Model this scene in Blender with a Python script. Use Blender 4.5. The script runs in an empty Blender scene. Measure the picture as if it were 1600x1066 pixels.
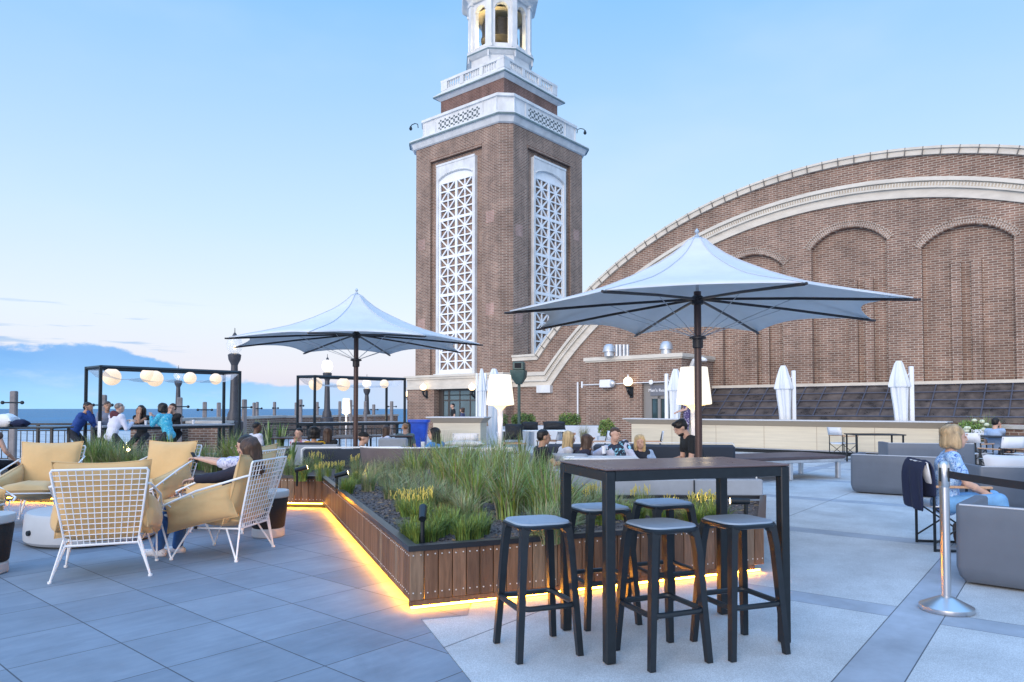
import bpy, bmesh, math, random
from mathutils import Vector, Matrix, Quaternion, noise
R = math.radians; PI = math.pi
S = bpy.context.scene; COL = S.collection
random.seed(7)
# ---------------- camera ----------------
F = 1120.0; TH = R(1.8); YP = 638 - F*math.tan(TH); CZ = 1.4
cam = bpy.data.cameras.new('camera'); camo = bpy.data.objects.new('camera', cam); COL.objects.link(camo)
cam.sensor_width = 36; cam.lens = F/1600*36; cam.shift_x = 0; cam.shift_y = (YP-533)/1600
cam.clip_start = .05; cam.clip_end = 20000
camo.location = (0, 0, CZ); camo.rotation_euler = (R(90)+TH, 0, 0)
S.camera = camo
# ---------------- sky ----------------
SUN_EL = R(14); SUN_AZ = R(205)          # sun low behind the camera, a little to the left
W = bpy.data.worlds.new('World'); S.world = W; W.use_nodes = True
nt = W.node_tree; nt.nodes.clear(); N = nt.nodes.new; L = nt.links.new
def wmath(op, a, b=None, c=None):
    m = N('ShaderNodeMath'); m.operation = op
    for i, v in enumerate((a, b, c)):
        if v is None: continue
        if isinstance(v, (int, float)): m.inputs[i].default_value = v
        else: L(v, m.inputs[i])
    return m.outputs[0]
def wmix(f, a, b):
    m = N('ShaderNodeMix'); m.data_type = 'RGBA'
    for s, v in ((m.inputs[0], f), (m.inputs[6], a), (m.inputs[7], b)):
        if isinstance(v, (int, float)): s.default_value = v
        elif isinstance(v, tuple): s.default_value = (*v, 1)
        else: L(v, s)
    return m.outputs[2]
def ss(v, a, b):
    m = N('ShaderNodeMapRange'); m.interpolation_type = 'SMOOTHSTEP'; L(v, m.inputs[0]); m.inputs[1].default_value = a; m.inputs[2].default_value = b
    return m.outputs[0]
tc = N('ShaderNodeTexCoord'); sx = N('ShaderNodeSeparateXYZ'); L(tc.outputs['Generated'], sx.inputs[0])
X_, Y_, Z_ = sx.outputs
sky = N('ShaderNodeTexSky'); sky.sky_type = 'NISHITA'; sky.sun_disc = False
sky.sun_elevation = SUN_EL; sky.sun_rotation = SUN_AZ; sky.air_density = 1.6; sky.dust_density = .6; sky.ozone_density = 3
skys = N('ShaderNodeVectorMath'); skys.operation = 'SCALE'; L(sky.outputs[0], skys.inputs[0]); skys.inputs[3].default_value = .9
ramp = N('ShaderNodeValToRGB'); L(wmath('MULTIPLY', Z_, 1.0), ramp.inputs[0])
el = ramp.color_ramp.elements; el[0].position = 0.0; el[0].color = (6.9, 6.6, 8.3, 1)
el[1].position = 1.0; el[1].color = (6.0, 11.0, 20.0, 1)  # unseen zenith, brightened to throw more blue light on the floor
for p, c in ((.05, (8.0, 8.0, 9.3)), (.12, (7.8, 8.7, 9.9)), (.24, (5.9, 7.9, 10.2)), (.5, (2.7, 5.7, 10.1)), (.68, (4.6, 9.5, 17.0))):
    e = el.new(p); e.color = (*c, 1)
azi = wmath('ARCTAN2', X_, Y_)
glow = wmath('MULTIPLY', ss(wmath('ADD', wmath('MULTIPLY', Y_, -.8), wmath('MULTIPLY', X_, -.6)), .1, .95), .85)     # evening glow behind the camera, brightened out of view to light the floor
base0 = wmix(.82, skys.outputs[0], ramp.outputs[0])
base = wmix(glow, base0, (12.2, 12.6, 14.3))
# cloud bank low over the lake on the left, with wisps above it
cmb = N('ShaderNodeCombineXYZ'); L(azi, cmb.inputs[0]); L(Z_, cmb.inputs[1])
def wnoise(scale, sx_, sy_, det=6, rough=.6, off=(0, 0, 0)):
    mp = N('ShaderNodeMapping'); L(cmb.outputs[0], mp.inputs[0]); mp.inputs['Scale'].default_value = (sx_, sy_, 1); mp.inputs['Location'].default_value = off
    n_ = N('ShaderNodeTexNoise'); L(mp.outputs[0], n_.inputs[0]); n_.inputs['Scale'].default_value = scale; n_.inputs['Detail'].default_value = det; n_.inputs['Roughness'].default_value = rough
    return n_.outputs['Fac']
n1 = wnoise(9, 1, 2.2, 7, .62); n2 = wnoise(5, 1, 14, 5, .55, (3, 1, 0)); n3 = wnoise(14, 1, 3, 6, .6, (5, 2, 1))
topl = wmath('MULTIPLY_ADD', ss(azi, -.52, -.36), -.038, .072)      # bank top drops to the right
topl = wmath('MULTIPLY_ADD', wmath('SUBTRACT', n1, .5), .05, topl)
bank = wmath('SUBTRACT', 1.0, ss(wmath('SUBTRACT', Z_, topl), -.002, .004))
bank = wmath('MULTIPLY', bank, wmath('MULTIPLY_ADD', ss(azi, -.42, -.1), -.62, .97))
bankc = wmix(ss(wmath('ADD', Z_, wmath('MULTIPLY', n3, .03)), .01, .085), (3.3, 6.5, 9.6), (1.6, 4.0, 7.9))
bankc = wmix(wmath('MULTIPLY', ss(n3, .5, .75), .45), bankc, (4.8, 6.8, 9.4))
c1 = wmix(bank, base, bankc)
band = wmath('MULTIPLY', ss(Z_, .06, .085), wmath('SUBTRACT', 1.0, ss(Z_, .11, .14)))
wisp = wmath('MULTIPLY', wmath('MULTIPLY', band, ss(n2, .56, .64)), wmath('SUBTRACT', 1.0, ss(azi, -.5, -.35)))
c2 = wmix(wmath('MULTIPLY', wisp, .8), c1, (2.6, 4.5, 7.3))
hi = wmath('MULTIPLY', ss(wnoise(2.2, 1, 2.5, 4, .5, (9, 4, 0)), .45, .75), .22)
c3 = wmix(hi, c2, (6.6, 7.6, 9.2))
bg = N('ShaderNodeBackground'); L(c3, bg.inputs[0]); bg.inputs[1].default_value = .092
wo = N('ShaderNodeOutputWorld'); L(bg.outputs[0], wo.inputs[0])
# ---------------- sun ----------------
sl = bpy.data.lights.new('sun', 'SUN'); sl.energy = 1.5; sl.angle = R(35); sl.color = (1, .86, .76)
so = bpy.data.objects.new('sun', sl); COL.objects.link(so)
sd = Vector((math.sin(SUN_AZ)*math.cos(SUN_EL), math.cos(SUN_AZ)*math.cos(SUN_EL), math.sin(SUN_EL)))
so.rotation_euler = sd.to_track_quat('Z', 'Y').to_euler()
S.view_settings.view_transform = 'Standard'; S.view_settings.look = 'None'; S.view_settings.exposure = .38; S.view_settings.gamma = 1
S.cycles.use_denoising = True; S.cycles.max_bounces = 6; S.cycles.sample_clamp_indirect = 6; S.cycles.caustics_reflective = False; S.cycles.caustics_refractive = False
# ---------------- placing: a pixel of the 1600 px photograph to a point of the place ----------------
def ray(px, py):
    x = px-800; u = YP-py; c, s = math.cos(TH), math.sin(TH)
    return Vector((x, F*c-u*s, u*c+F*s))
def at(px, py, d):
    r = ray(px, py); return Vector((0, 0, CZ)) + r*(d/r.y)
def g(px, py, z=0.0):
    r = ray(px, py); return Vector((0, 0, CZ)) + r*((z-CZ)/r.z)
WO = Vector((-.27, 35.3, 0)); WA = R(-40)
ww = Vector((math.cos(WA), math.sin(WA), 0)); wn = Vector((-ww.y, ww.x, 0))
def WP(px, py, yl=0.0):
    r = ray(px, py); p = r*((WO.dot(wn)+yl)/r.dot(wn)); return ((p-WO).dot(ww), p.z+CZ)
def WF(x, y, z=0.0): return WO + ww*x + wn*y + Vector((0, 0, z))
# ---------------- mesh building ----------------
def rotz(a): return Matrix.Rotation(a, 4, 'Z')
def TR(loc=(0, 0, 0), rz=0, rx=0, ry=0): return Matrix.Translation(Vector(loc)) @ rotz(rz) @ Matrix.Rotation(rx, 4, 'X') @ Matrix.Rotation(ry, 4, 'Y')
class MB:
    def __init__(s): s.v = []; s.f = []; s.m = []
    def add(s, vs, fs, m=0, M=None):
        o = len(s.v)
        s.v += [tuple(M @ Vector(p)) if M is not None else tuple(p) for p in vs]
        s.f += [tuple(i+o for i in f) for f in fs]; s.m += [m]*len(fs); return s
    def box(s, x0, x1, y0, y1, z0, z1, m=0, M=None):
        vs = [(x, y, z) for x in (x0, x1) for y in (y0, y1) for z in (z0, z1)]
        return s.add(vs, [(0, 1, 3, 2), (4, 6, 7, 5), (0, 4, 5, 1), (2, 3, 7, 6), (0, 2, 6, 4), (1, 5, 7, 3)], m, M)
    def rbox(s, x0, x1, y0, y1, z0, z1, b=.01, m=0, M=None):      # chamfered box
        vs = []; fs = []
        for z, i in ((z0, b), (z0+b, 0), (z1-b, 0), (z1, b)):
            for x, y in ((x0+b+i*.7, y0+i), (x1-b-i*.7, y0+i), (x1-i, y0+b+i*.7), (x1-i, y1-b-i*.7), (x1-b-i*.7, y1-i), (x0+b+i*.7, y1-i), (x0+i, y1-b-i*.7), (x0+i, y0+b+i*.7)): vs.append((x, y, z))
        for k in range(3):
            for j in range(8): fs.append((k*8+j, k*8+(j+1) % 8, k*8+8+(j+1) % 8, k*8+8+j))
        fs += [tuple(range(7, -1, -1)), tuple(range(24, 32))]
        return s.add(vs, fs, m, M)
    def frus(s, p0, p1, r0, r1=None, n=10, m=0, M=None, cap=True):
        r1 = r0 if r1 is None else r1; p0 = Vector(p0); p1 = Vector(p1); d = (p1-p0)
        if d.length < 1e-7: return s
        q = d.to_track_quat('Z', 'Y'); vs = []
        for p, r in ((p0, r0), (p1, r1)):
            for i in range(n):
                a = 2*PI*i/n; vs.append(p + q @ Vector((r*math.cos(a), r*math.sin(a), 0)))
        fs = [(i, (i+1) % n, n+(i+1) % n, n+i) for i in range(n)]
        if cap: fs += [tuple(range(n-1, -1, -1)), tuple(range(n, 2*n))]
        return s.add(vs, fs, m, M)
    def tube(s, pts, r, n=8, m=0, M=None, closed=False):
        P = [Vector(p) for p in pts]; k = len(P); rr = r if isinstance(r, (list, tuple)) else [r]*k
        T = []
        for i in range(k):
            a = P[(i-1) % k] if (closed or i > 0) else P[i]; b = P[(i+1) % k] if (closed or i < k-1) else P[i]
            t = ((P[i]-a).normalized() + (b-P[i]).normalized()); T.append(t.normalized() if t.length > 1e-6 else Vector((0, 0, 1)))
        up = Vector((0, 0, 1)) if abs(T[0].z) < .9 else Vector((1, 0, 0))
        nx = T[0].cross(up).normalized(); vs = []
        for i in range(k):
            nx = (nx - T[i]*nx.dot(T[i])).normalized(); ny = T[i].cross(nx)
            for j in range(n):
                a = 2*PI*j/n; vs.append(P[i] + (nx*math.cos(a) + ny*math.sin(a))*rr[i])
        fs = []
        for i in range(k if closed else k-1):
            o = i*n; o2 = ((i+1) % k)*n
            for j in range(n): fs.append((o+j, o+(j+1) % n, o2+(j+1) % n, o2+j))
        if not closed: fs += [tuple(range(n-1, -1, -1)), tuple(range((k-1)*n, k*n))]
        return s.add(vs, fs, m, M)
    def lathe(s, prof, n=24, c=(0, 0, 0), m=0, M=None, a0=0.0):
        vs = [(c[0]+r*math.cos(a0+2*PI*j/n), c[1]+r*math.sin(a0+2*PI*j/n), c[2]+z) for r, z in prof for j in range(n)]
        fs = [(i*n+j, i*n+(j+1) % n, (i+1)*n+(j+1) % n, (i+1)*n+j) for i in range(len(prof)-1) for j in range(n)]
        fs += [tuple(range(n-1, -1, -1)), tuple(range((len(prof)-1)*n, len(prof)*n))]
        return s.add(vs, fs, m, M)
    def loft(s, rings, m=0, M=None, cap=True):
        n = len(rings[0]); vs = [p for r in rings for p in r]
        fs = [(i*n+j, i*n+(j+1) % n, (i+1)*n+(j+1) % n, (i+1)*n+j) for i in range(len(rings)-1) for j in range(n)]
        if cap: fs += [tuple(range(n-1, -1, -1)), tuple(range((len(rings)-1)*n, len(rings)*n))]
        return s.add(vs, fs, m, M)
    def prism(s, poly, y0, y1, m=0, M=None):        # polygon in (x, z), pushed along y
        n = len(poly); return s.add([(x, y0, z) for x, z in poly] + [(x, y1, z) for x, z in poly], [tuple(range(n)), tuple(range(2*n-1, n-1, -1))] + [((i+1) % n, i, n+i, n+(i+1) % n) for i in range(n)], m, M)
    def slab(s, poly, z0, z1, m=0, M=None):         # polygon in (x, y), pushed along z
        n = len(poly); return s.add([(x, y, z0) for x, y in poly] + [(x, y, z1) for x, y in poly], [tuple(range(n-1, -1, -1)), tuple(range(n, 2*n))] + [(i, (i+1) % n, n+(i+1) % n, n+i) for i in range(n)], m, M)
    def strip(s, a, b, y0, y1, m=0, M=None):        # thick band between two polylines in (x, z)
        for i in range(len(a)-1): s.prism([a[i], a[i+1], b[i+1], b[i]], y0, y1, m, M)
        return s
    def ball(s, c, r, nu=14, nv=9, m=0, M=None, Q=None):
        r = (r, r, r) if isinstance(r, (int, float)) else r; c = Vector(c); vs = []
        for i in range(nv+1):
            t = PI*i/nv
            for j in range(nu):
                a = 2*PI*j/nu; p = Vector((r[0]*math.sin(t)*math.cos(a), r[1]*math.sin(t)*math.sin(a), r[2]*math.cos(t)))
                vs.append(c + (Q @ p if Q is not None else p))
        fs = [(i*nu+j, (i+1)*nu+j, (i+1)*nu+(j+1) % nu, i*nu+(j+1) % nu) for i in range(nv) for j in range(nu)]
        return s.add(vs, fs, m, M)
    def pillow(s, c, sx_, sy_, sz, M=None, m=0, n=12, pinch=.16, seed=0, crown=1.0, pipe=0):   # stuffed cushion, thin at the seam
        vs = []; fs = []; rnd = random.Random(seed)
        for side in (1, -1):
            for i in range(n+1):
                for j in range(n+1):
                    u = 2*i/n-1; v = 2*j/n-1
                    k = max(0.0, (1-abs(u)**2.6)*(1-abs(v)**2.6))**.5
                    x = u*(1-pinch*(1-abs(u))*0 - pinch*.5*(1-v*v)*abs(u)**4)*sx_/2; y = v*(1-pinch*.5*(1-u*u)*abs(v)**4)*sy_/2
                    w_ = noise.noise(Vector((u*2.3+seed*3.1, v*2.3, seed)))*.08 + noise.noise(Vector((u*6+seed, v*6, side*5)))*.03 + (1-k)*noise.noise(Vector((u*11+seed, v*11, side*3)))*.12
                    vs.append((c[0]+x, c[1]+y, c[2]+side*(k*crown*(.5+w_)*sz)))
        o = (n+1)*(n+1)
        if pipe:
            e_ = [vs[j] for j in range(n)] + [vs[i*(n+1)+n] for i in range(n)] + [vs[n*(n+1)+j] for j in range(n, 0, -1)] + [vs[i*(n+1)] for i in range(n, 0, -1)]
            s.tube(e_, pipe, 5, m, M, True)
        for i in range(n):
            for j in range(n):
                a = i*(n+1)+j; fs += [(a, a+n+1, a+n+2, a+1), (o+a, o+a+1, o+a+n+2, o+a+n+1)]
        return s.add(vs, fs, m, M)
    def me(s, name, mats, smooth=True):
        me = bpy.data.meshes.new(name); me.from_pydata(s.v, [], s.f)
        for m in (mats if isinstance(mats, (list, tuple)) else [mats]): me.materials.append(m)
        me.polygons.foreach_set('material_index', s.m)
        bm = bmesh.new(); bm.from_mesh(me); bmesh.ops.remove_doubles(bm, verts=bm.verts, dist=1e-5)
        bmesh.ops.recalc_face_normals(bm, faces=bm.faces)
        bm.to_mesh(me); bm.free()
        me.polygons.foreach_set('use_smooth', [smooth]*len(me.polygons))
        if smooth:
            try: me.set_sharp_from_angle(angle=R(38))
            except Exception: pass
        me.update(); return me
    def build(s, name, mats, parent=None, smooth=True):
        o = bpy.data.objects.new(name, s.me(name, mats, smooth)); COL.objects.link(o)
        if parent is not None: o.parent = parent
        return o
def tag(o, label=None, cat=None, group=None, kind=None):
    if label: o['label'] = label
    if cat: o['category'] = cat
    if group: o['group'] = group
    if kind: o['kind'] = kind
    return o
def thing(name, label, cat, loc=(0, 0, 0), rz=0, group=None):
    o = bpy.data.objects.new(name, None); COL.objects.link(o); o.empty_display_size = .1
    o.location = loc; o.rotation_euler = (0, 0, rz); return tag(o, label, cat, group)
KIDS = {}
def dup(root, loc, rz, label, group=None, scale=None):
    ch = {}
    for o in COL.objects:
        if o.parent: ch.setdefault(o.parent.name, []).append(o)
    def cp(o, par):
        c = o.copy(); COL.objects.link(c); c.parent = par
        for k in ch.get(o.name, []): cp(k, c)
        return c
    c = cp(root, None); c.location = loc; c.rotation_euler = (0, 0, rz); c['label'] = label
    if group: c['group'] = group
    if scale: c.scale = scale
    return c
def flip_to(root, world_pt):        # a world point in a root's own frame
    M = Matrix.Translation(root.location) @ root.rotation_euler.to_matrix().to_4x4(); return M.inverted() @ Vector(world_pt)
# ---------------- materials ----------------
def mat(name, col, rough=.6, metal=0.0, var=0.0, vs=6.0, bump=0.0, bs=60.0, col2=None, emit=None, es=0.0, spec=.5, stretch=None, sheen=0.0, alpha=1.0, trans=0.0):
    m = bpy.data.materials.new(name); m.use_nodes = True; t = m.node_tree; b = t.nodes['Principled BSDF']
    b.inputs['Base Color'].default_value = (*col, 1); b.inputs['Roughness'].default_value = rough; b.inputs['Metallic'].default_value = metal
    b.inputs['Specular IOR Level'].default_value = spec
    if sheen: b.inputs['Sheen Weight'].default_value = sheen
    if trans: b.inputs['Transmission Weight'].default_value = trans
    if alpha < 1: b.inputs['Alpha'].default_value = alpha
    tcn = t.nodes.new('ShaderNodeTexCoord'); mp = t.nodes.new('ShaderNodeMapping'); t.links.new(tcn.outputs['Object'], mp.inputs[0])
    if stretch: mp.inputs['Scale'].default_value = stretch
    if var or col2:
        n_ = t.nodes.new('ShaderNodeTexNoise'); t.links.new(mp.outputs[0], n_.inputs[0]); n_.inputs['Scale'].default_value = vs; n_.inputs['Detail'].default_value = 6; n_.inputs['Roughness'].default_value = .62
        r = t.nodes.new('ShaderNodeValToRGB'); t.links.new(n_.outputs['Fac'], r.inputs[0])
        lo = tuple(c*(1-var) for c in col); hi_ = tuple(min(1, c*(1+var)) for c in (col2 or col))
        r.color_ramp.elements[0].position = .32; r.color_ramp.elements[0].color = (*lo, 1); r.color_ramp.elements[1].position = .68; r.color_ramp.elements[1].color = (*hi_, 1)
        t.links.new(r.outputs[0], b.inputs['Base Color'])
        mr = t.nodes.new('ShaderNodeMapRange'); t.links.new(n_.outputs['Fac'], mr.inputs[0]); mr.inputs[3].default_value = max(.02, rough-.12); mr.inputs[4].default_value = min(1, rough+.12); t.links.new(mr.outputs[0], b.inputs['Roughness'])
    if bump:
        n2_ = t.nodes.new('ShaderNodeTexNoise'); t.links.new(mp.outputs[0], n2_.inputs[0]); n2_.inputs['Scale'].default_value = bs; n2_.inputs['Detail'].default_value = 4
        bp = t.nodes.new('ShaderNodeBump'); bp.inputs['Strength'].default_value = bump; bp.inputs['Distance'].default_value = .01; t.links.new(n2_.outputs['Fac'], bp.inputs['Height']); t.links.new(bp.outputs[0], b.inputs['Normal'])
    if emit: b.inputs['Emission Color'].default_value = (*emit, 1); b.inputs['Emission Strength'].default_value = es
    return m
def brick(name, c1, c2, mortar, w_=.25, h_=.08, ms=.012, patch=True):
    m = bpy.data.materials.new(name); m.use_nodes = True; t = m.node_tree; b = t.nodes['Principled BSDF']; n_ = t.nodes.new; l = t.links.new
    tcn = n_('ShaderNodeTexCoord'); sp = n_('ShaderNodeSeparateXYZ'); l(tcn.outputs['Object'], sp.inputs[0]); sn = n_('ShaderNodeSeparateXYZ'); l(tcn.outputs['Normal'], sn.inputs[0])
    a1 = n_('ShaderNodeMath'); a1.operation = 'ABSOLUTE'; l(sn.outputs[0], a1.inputs[0]); a2 = n_('ShaderNodeMath'); a2.operation = 'ABSOLUTE'; l(sn.outputs[1], a2.inputs[0])
    gt = n_('ShaderNodeMath'); gt.operation = 'GREATER_THAN'; l(a1.outputs[0], gt.inputs[0]); l(a2.outputs[0], gt.inputs[1])
    mx = n_('ShaderNodeMix'); l(gt.outputs[0], mx.inputs[0]); l(sp.outputs[0], mx.inputs[2]); l(sp.outputs[1], mx.inputs[3])
    cb = n_('ShaderNodeCombineXYZ'); l(mx.outputs[0], cb.inputs[0]); l(sp.outputs[2], cb.inputs[1])
    br = n_('ShaderNodeTexBrick'); l(cb.outputs[0], br.inputs[0]); br.inputs['Color1'].default_value = (*c1, 1); br.inputs['Color2'].default_value = (*c2, 1); br.inputs['Mortar'].default_value = (*mortar, 1)
    br.inputs['Scale'].default_value = 1; br.inputs['Brick Width'].default_value = w_; br.inputs['Row Height'].default_value = h_; br.inputs['Mortar Size'].default_value = ms; br.inputs['Mortar Smooth'].default_value = .3; br.inputs['Bias'].default_value = -.1
    ns = n_('ShaderNodeTexNoise'); l(cb.outputs[0], ns.inputs[0]); ns.inputs['Scale'].default_value = .8; ns.inputs['Detail'].default_value = 8; ns.inputs['Roughness'].default_value = .7
    mr = n_('ShaderNodeMapRange'); l(ns.outputs[0], mr.inputs[0]); mr.inputs[1].default_value = .3; mr.inputs[2].default_value = .7; mr.inputs[3].default_value = .72; mr.inputs[4].default_value = 1.28
    mp2 = n_('ShaderNodeMapping'); l(cb.outputs[0], mp2.inputs[0]); mp2.inputs['Scale'].default_value = (3.2, .22, 1); n3_ = n_('ShaderNodeTexNoise'); l(mp2.outputs[0], n3_.inputs[0]); n3_.inputs['Scale'].default_value = 1; n3_.inputs['Detail'].default_value = 5
    mr2 = n_('ShaderNodeMapRange'); l(n3_.outputs[0], mr2.inputs[0]); mr2.inputs[1].default_value = .35; mr2.inputs[2].default_value = .7; mr2.inputs[3].default_value = .84; mr2.inputs[4].default_value = 1.12; mm = n_('ShaderNodeMath'); mm.operation = 'MULTIPLY'; l(mr.outputs[0], mm.inputs[0]); l(mr2.outputs[0], mm.inputs[1])
    vm = n_('ShaderNodeVectorMath'); vm.operation = 'SCALE'; l(br.outputs['Color'], vm.inputs[0]); l(mm.outputs[0], vm.inputs[3]); l(vm.outputs[0], b.inputs['Base Color'])
    b.inputs['Roughness'].default_value = .9
    bp = n_('ShaderNodeBump'); bp.inputs['Strength'].default_value = .5; bp.inputs['Distance'].default_value = .01; bp.invert = True; l(br.outputs['Fac'], bp.inputs['Height']); l(bp.outputs[0], b.inputs['Normal'])
    return m
M_BRICK = brick('brown brick', (.255, .15, .108), (.145, .083, .062), (.43, .365, .305))
M_BRICK2 = brick('dark red brick', (.19, .095, .075), (.14, .07, .058), (.27, .2, .17))
M_STONE = mat('cream stone', (.62, .575, .5), .8, var=.12, vs=1.5, bump=.15, bs=20, stretch=(1, 1, 3))
M_WHITESTONE = mat('painted terracotta', (.66, .67, .67), .6, var=.14, vs=1.8, bump=.1, bs=15, stretch=(1, 1, .6))
M_COPPER = mat('weathered edge metal', (.13, .19, .2), .5, var=.3, vs=3)
M_DARK = mat('dark interior', (.012, .012, .014), .9)
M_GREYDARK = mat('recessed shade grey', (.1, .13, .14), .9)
M_GLASS = mat('window glass', (.04, .07, .08), .05, metal=.0, spec=1.0)
M_BLACK = mat('black painted metal', (.008, .013, .018), .42, var=.2, vs=20, spec=.45)
M_WHITE = mat('white powder coated metal', (.8, .82, .84), .35)
M_ALU = mat('brushed steel', (.62, .62, .63), .28, metal=1, bump=.08, bs=200, stretch=(1, 1, .04))
M_GALV = mat('galvanised metal', (.55, .57, .6), .45, metal=.7, var=.15, vs=6)
# ================= SETTING =================
def grid_mat(name, A_, su, ou, sv, ov, base_c, var_c, line=.004, tile_var=.16, speck=False, bands=None):
    m = bpy.data.materials.new(name); m.use_nodes = True; t = m.node_tree; b = t.nodes['Principled BSDF']; n_ = t.nodes.new; l = t.links.new
    tcn = n_('ShaderNodeTexCoord'); mp = n_('ShaderNodeMapping'); l(tcn.outputs['Object'], mp.inputs[0]); mp.inputs['Rotation'].default_value = (0, 0, -A_)
    sp = n_('ShaderNodeSeparateXYZ'); l(mp.outputs[0], sp.inputs[0])
    def mth(op, a, b_=None, c_=None):
        k = n_('ShaderNodeMath'); k.operation = op
        for i, v in enumerate((a, b_, c_)):
            if v is None: continue
            if isinstance(v, (int, float)): k.inputs[i].default_value = v
            else: l(v, k.inputs[i])
        return k.outputs[0]
    def mix(f, a, b_):
        k = n_('ShaderNodeMix'); k.data_type = 'RGBA'
        for s_, v in ((k.inputs[0], f), (k.inputs[6], a), (k.inputs[7], b_)):
            if isinstance(v, (int, float)): s_.default_value = v
            elif isinstance(v, tuple): s_.default_value = (*v, 1)
            else: l(v, s_)
        return k.outputs[2]
    def edge(co, s_, o):
        q = mth('DIVIDE', mth('SUBTRACT', co, o), s_); fr = mth('FRACT', q); d = mth('MINIMUM', fr, mth('SUBTRACT', 1.0, fr))
        return mth('LESS_THAN', mth('MULTIPLY', d, s_), line), mth('FLOOR', q)
    ns = n_('ShaderNodeTexNoise'); l(mp.outputs[0], ns.inputs[0]); ns.inputs['Scale'].default_value = 1.6; ns.inputs['Detail'].default_value = 8; ns.inputs['Roughness'].default_value = .65
    fine = n_('ShaderNodeTexNoise'); l(mp.outputs[0], fine.inputs[0]); fine.inputs['Scale'].default_value = 40 if not speck else 160; fine.inputs['Detail'].default_value = 3
    if not bands:
        e1, i1 = edge(sp.outputs[0], su, ou); e2, i2 = edge(sp.outputs[1], sv, ov)
        ln = mth('MAXIMUM', e1, e2)
        cb = n_('ShaderNodeCombineXYZ'); l(i1, cb.inputs[0]); l(i2, cb.inputs[1]); wn_ = n_('ShaderNodeTexWhiteNoise'); wn_.noise_dimensions = '2D'; l(cb.outputs[0], wn_.inputs[0])
        st = n_('ShaderNodeMapping'); l(mp.outputs[0], st.inputs[0]); st.inputs['Scale'].default_value = (1.2, 7, 1); l(wn_.outputs['Color'], st.inputs['Location'])
        sn_ = n_('ShaderNodeTexNoise'); l(st.outputs[0], sn_.inputs[0]); sn_.inputs['Scale'].default_value = 2; sn_.inputs['Detail'].default_value = 8; sn_.inputs['Roughness'].default_value = .65
        fac = mth('ADD', mth('MULTIPLY', wn_.outputs['Value'], tile_var*3), mth('MULTIPLY', sn_.outputs['Fac'], .9)); fac = mth('SUBTRACT', fac, .2)
        c = mix(fac, base_c, var_c)
    else:
        def inband(co, per, o, w_):
            q = mth('DIVIDE', mth('SUBTRACT', co, o), per); fr = mth('MULTIPLY', mth('FRACT', q), per); inn = mth('LESS_THAN', fr, w_)
            en = mth('MAXIMUM', mth('LESS_THAN', fr, line), mth('MULTIPLY', mth('GREATER_THAN', fr, w_-line*.5), mth('LESS_THAN', fr, w_+line*.5)))
            return inn, en
        b1, n1_ = inband(sp.outputs[0], *bands[0]); b2, n2_ = inband(sp.outputs[1], *bands[1])
        jt, _ = edge(sp.outputs[1], bands[1][0], bands[2]); jt = mth('MULTIPLY', jt, .8)
        ib = mth('MAXIMUM', b1, b2); ln = mth('MAXIMUM', mth('MAXIMUM', mth('MULTIPLY', n1_, mth('SUBTRACT', 1.0, b2)), n2_), jt)
        spk = n_('ShaderNodeValToRGB'); l(fine.outputs['Fac'], spk.inputs[0]); spk.color_ramp.elements[0].position = .42; spk.color_ramp.elements[0].color = (*[x*.82 for x in base_c], 1); spk.color_ramp.elements[1].position = .6; spk.color_ramp.elements[1].color = (*[min(1, x*1.14) for x in base_c], 1)
        c = mix(ib, spk.outputs[0], mix(ns.outputs['Fac'], tuple(x*.7 for x in var_c), tuple(x*1.05 for x in var_c)))
    dirt = n_('ShaderNodeMapRange'); l(ns.outputs['Fac'], dirt.inputs[0]); dirt.inputs[1].default_value = .3; dirt.inputs[2].default_value = .75; dirt.inputs[3].default_value = .76; dirt.inputs[4].default_value = 1.16
    vm = n_('ShaderNodeVectorMath'); vm.operation = 'SCALE'; l(c, vm.inputs[0]); l(dirt.outputs[0], vm.inputs[3])
    col = mix(mth('MULTIPLY', ln, .82), vm.outputs[0], (.03, .035, .045)); l(col, b.inputs['Base Color'])
    vo = n_('ShaderNodeTexVoronoi'); l(mp.outputs[0], vo.inputs[0]); vo.inputs['Scale'].default_value = 1.15; wsp = n_('ShaderNodeTexNoise'); l(mp.outputs[0], wsp.inputs[0]); wsp.inputs['Scale'].default_value = 30
    spot = mth('LESS_THAN', mth('ADD', vo.outputs['Distance'], mth('MULTIPLY', wsp.outputs['Fac'], .03)), .036)
    big = n_('ShaderNodeTexNoise'); l(mp.outputs[0], big.inputs[0]); big.inputs['Scale'].default_value = .55; big.inputs['Detail'].default_value = 10; big.inputs['Roughness'].default_value = .72; big.inputs['Distortion'].default_value = .6
    bmr = n_('ShaderNodeMapRange'); l(big.outputs['Fac'], bmr.inputs[0]); bmr.inputs[1].default_value = .56; bmr.inputs[2].default_value = .7; bmr.inputs[4].default_value = .3
    c9 = mix(mth('MAXIMUM', mth('MULTIPLY', spot, .45), bmr.outputs[0]), col, (.07, .08, .1)); l(c9, b.inputs['Base Color'])
    rr = n_('ShaderNodeMapRange'); l(ns.outputs['Fac'], rr.inputs[0]); rr.inputs[3].default_value = .5; rr.inputs[4].default_value = .85; l(rr.outputs[0], b.inputs['Roughness'])
    h = mth('SUBTRACT', mth('MULTIPLY', fine.outputs['Fac'], .25), ln); bp = n_('ShaderNodeBump'); bp.inputs['Strength'].default_value = .35; bp.inputs['Distance'].default_value = .006; l(h, bp.inputs['Height']); l(bp.outputs[0], b.inputs['Normal'])
    return m
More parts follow.
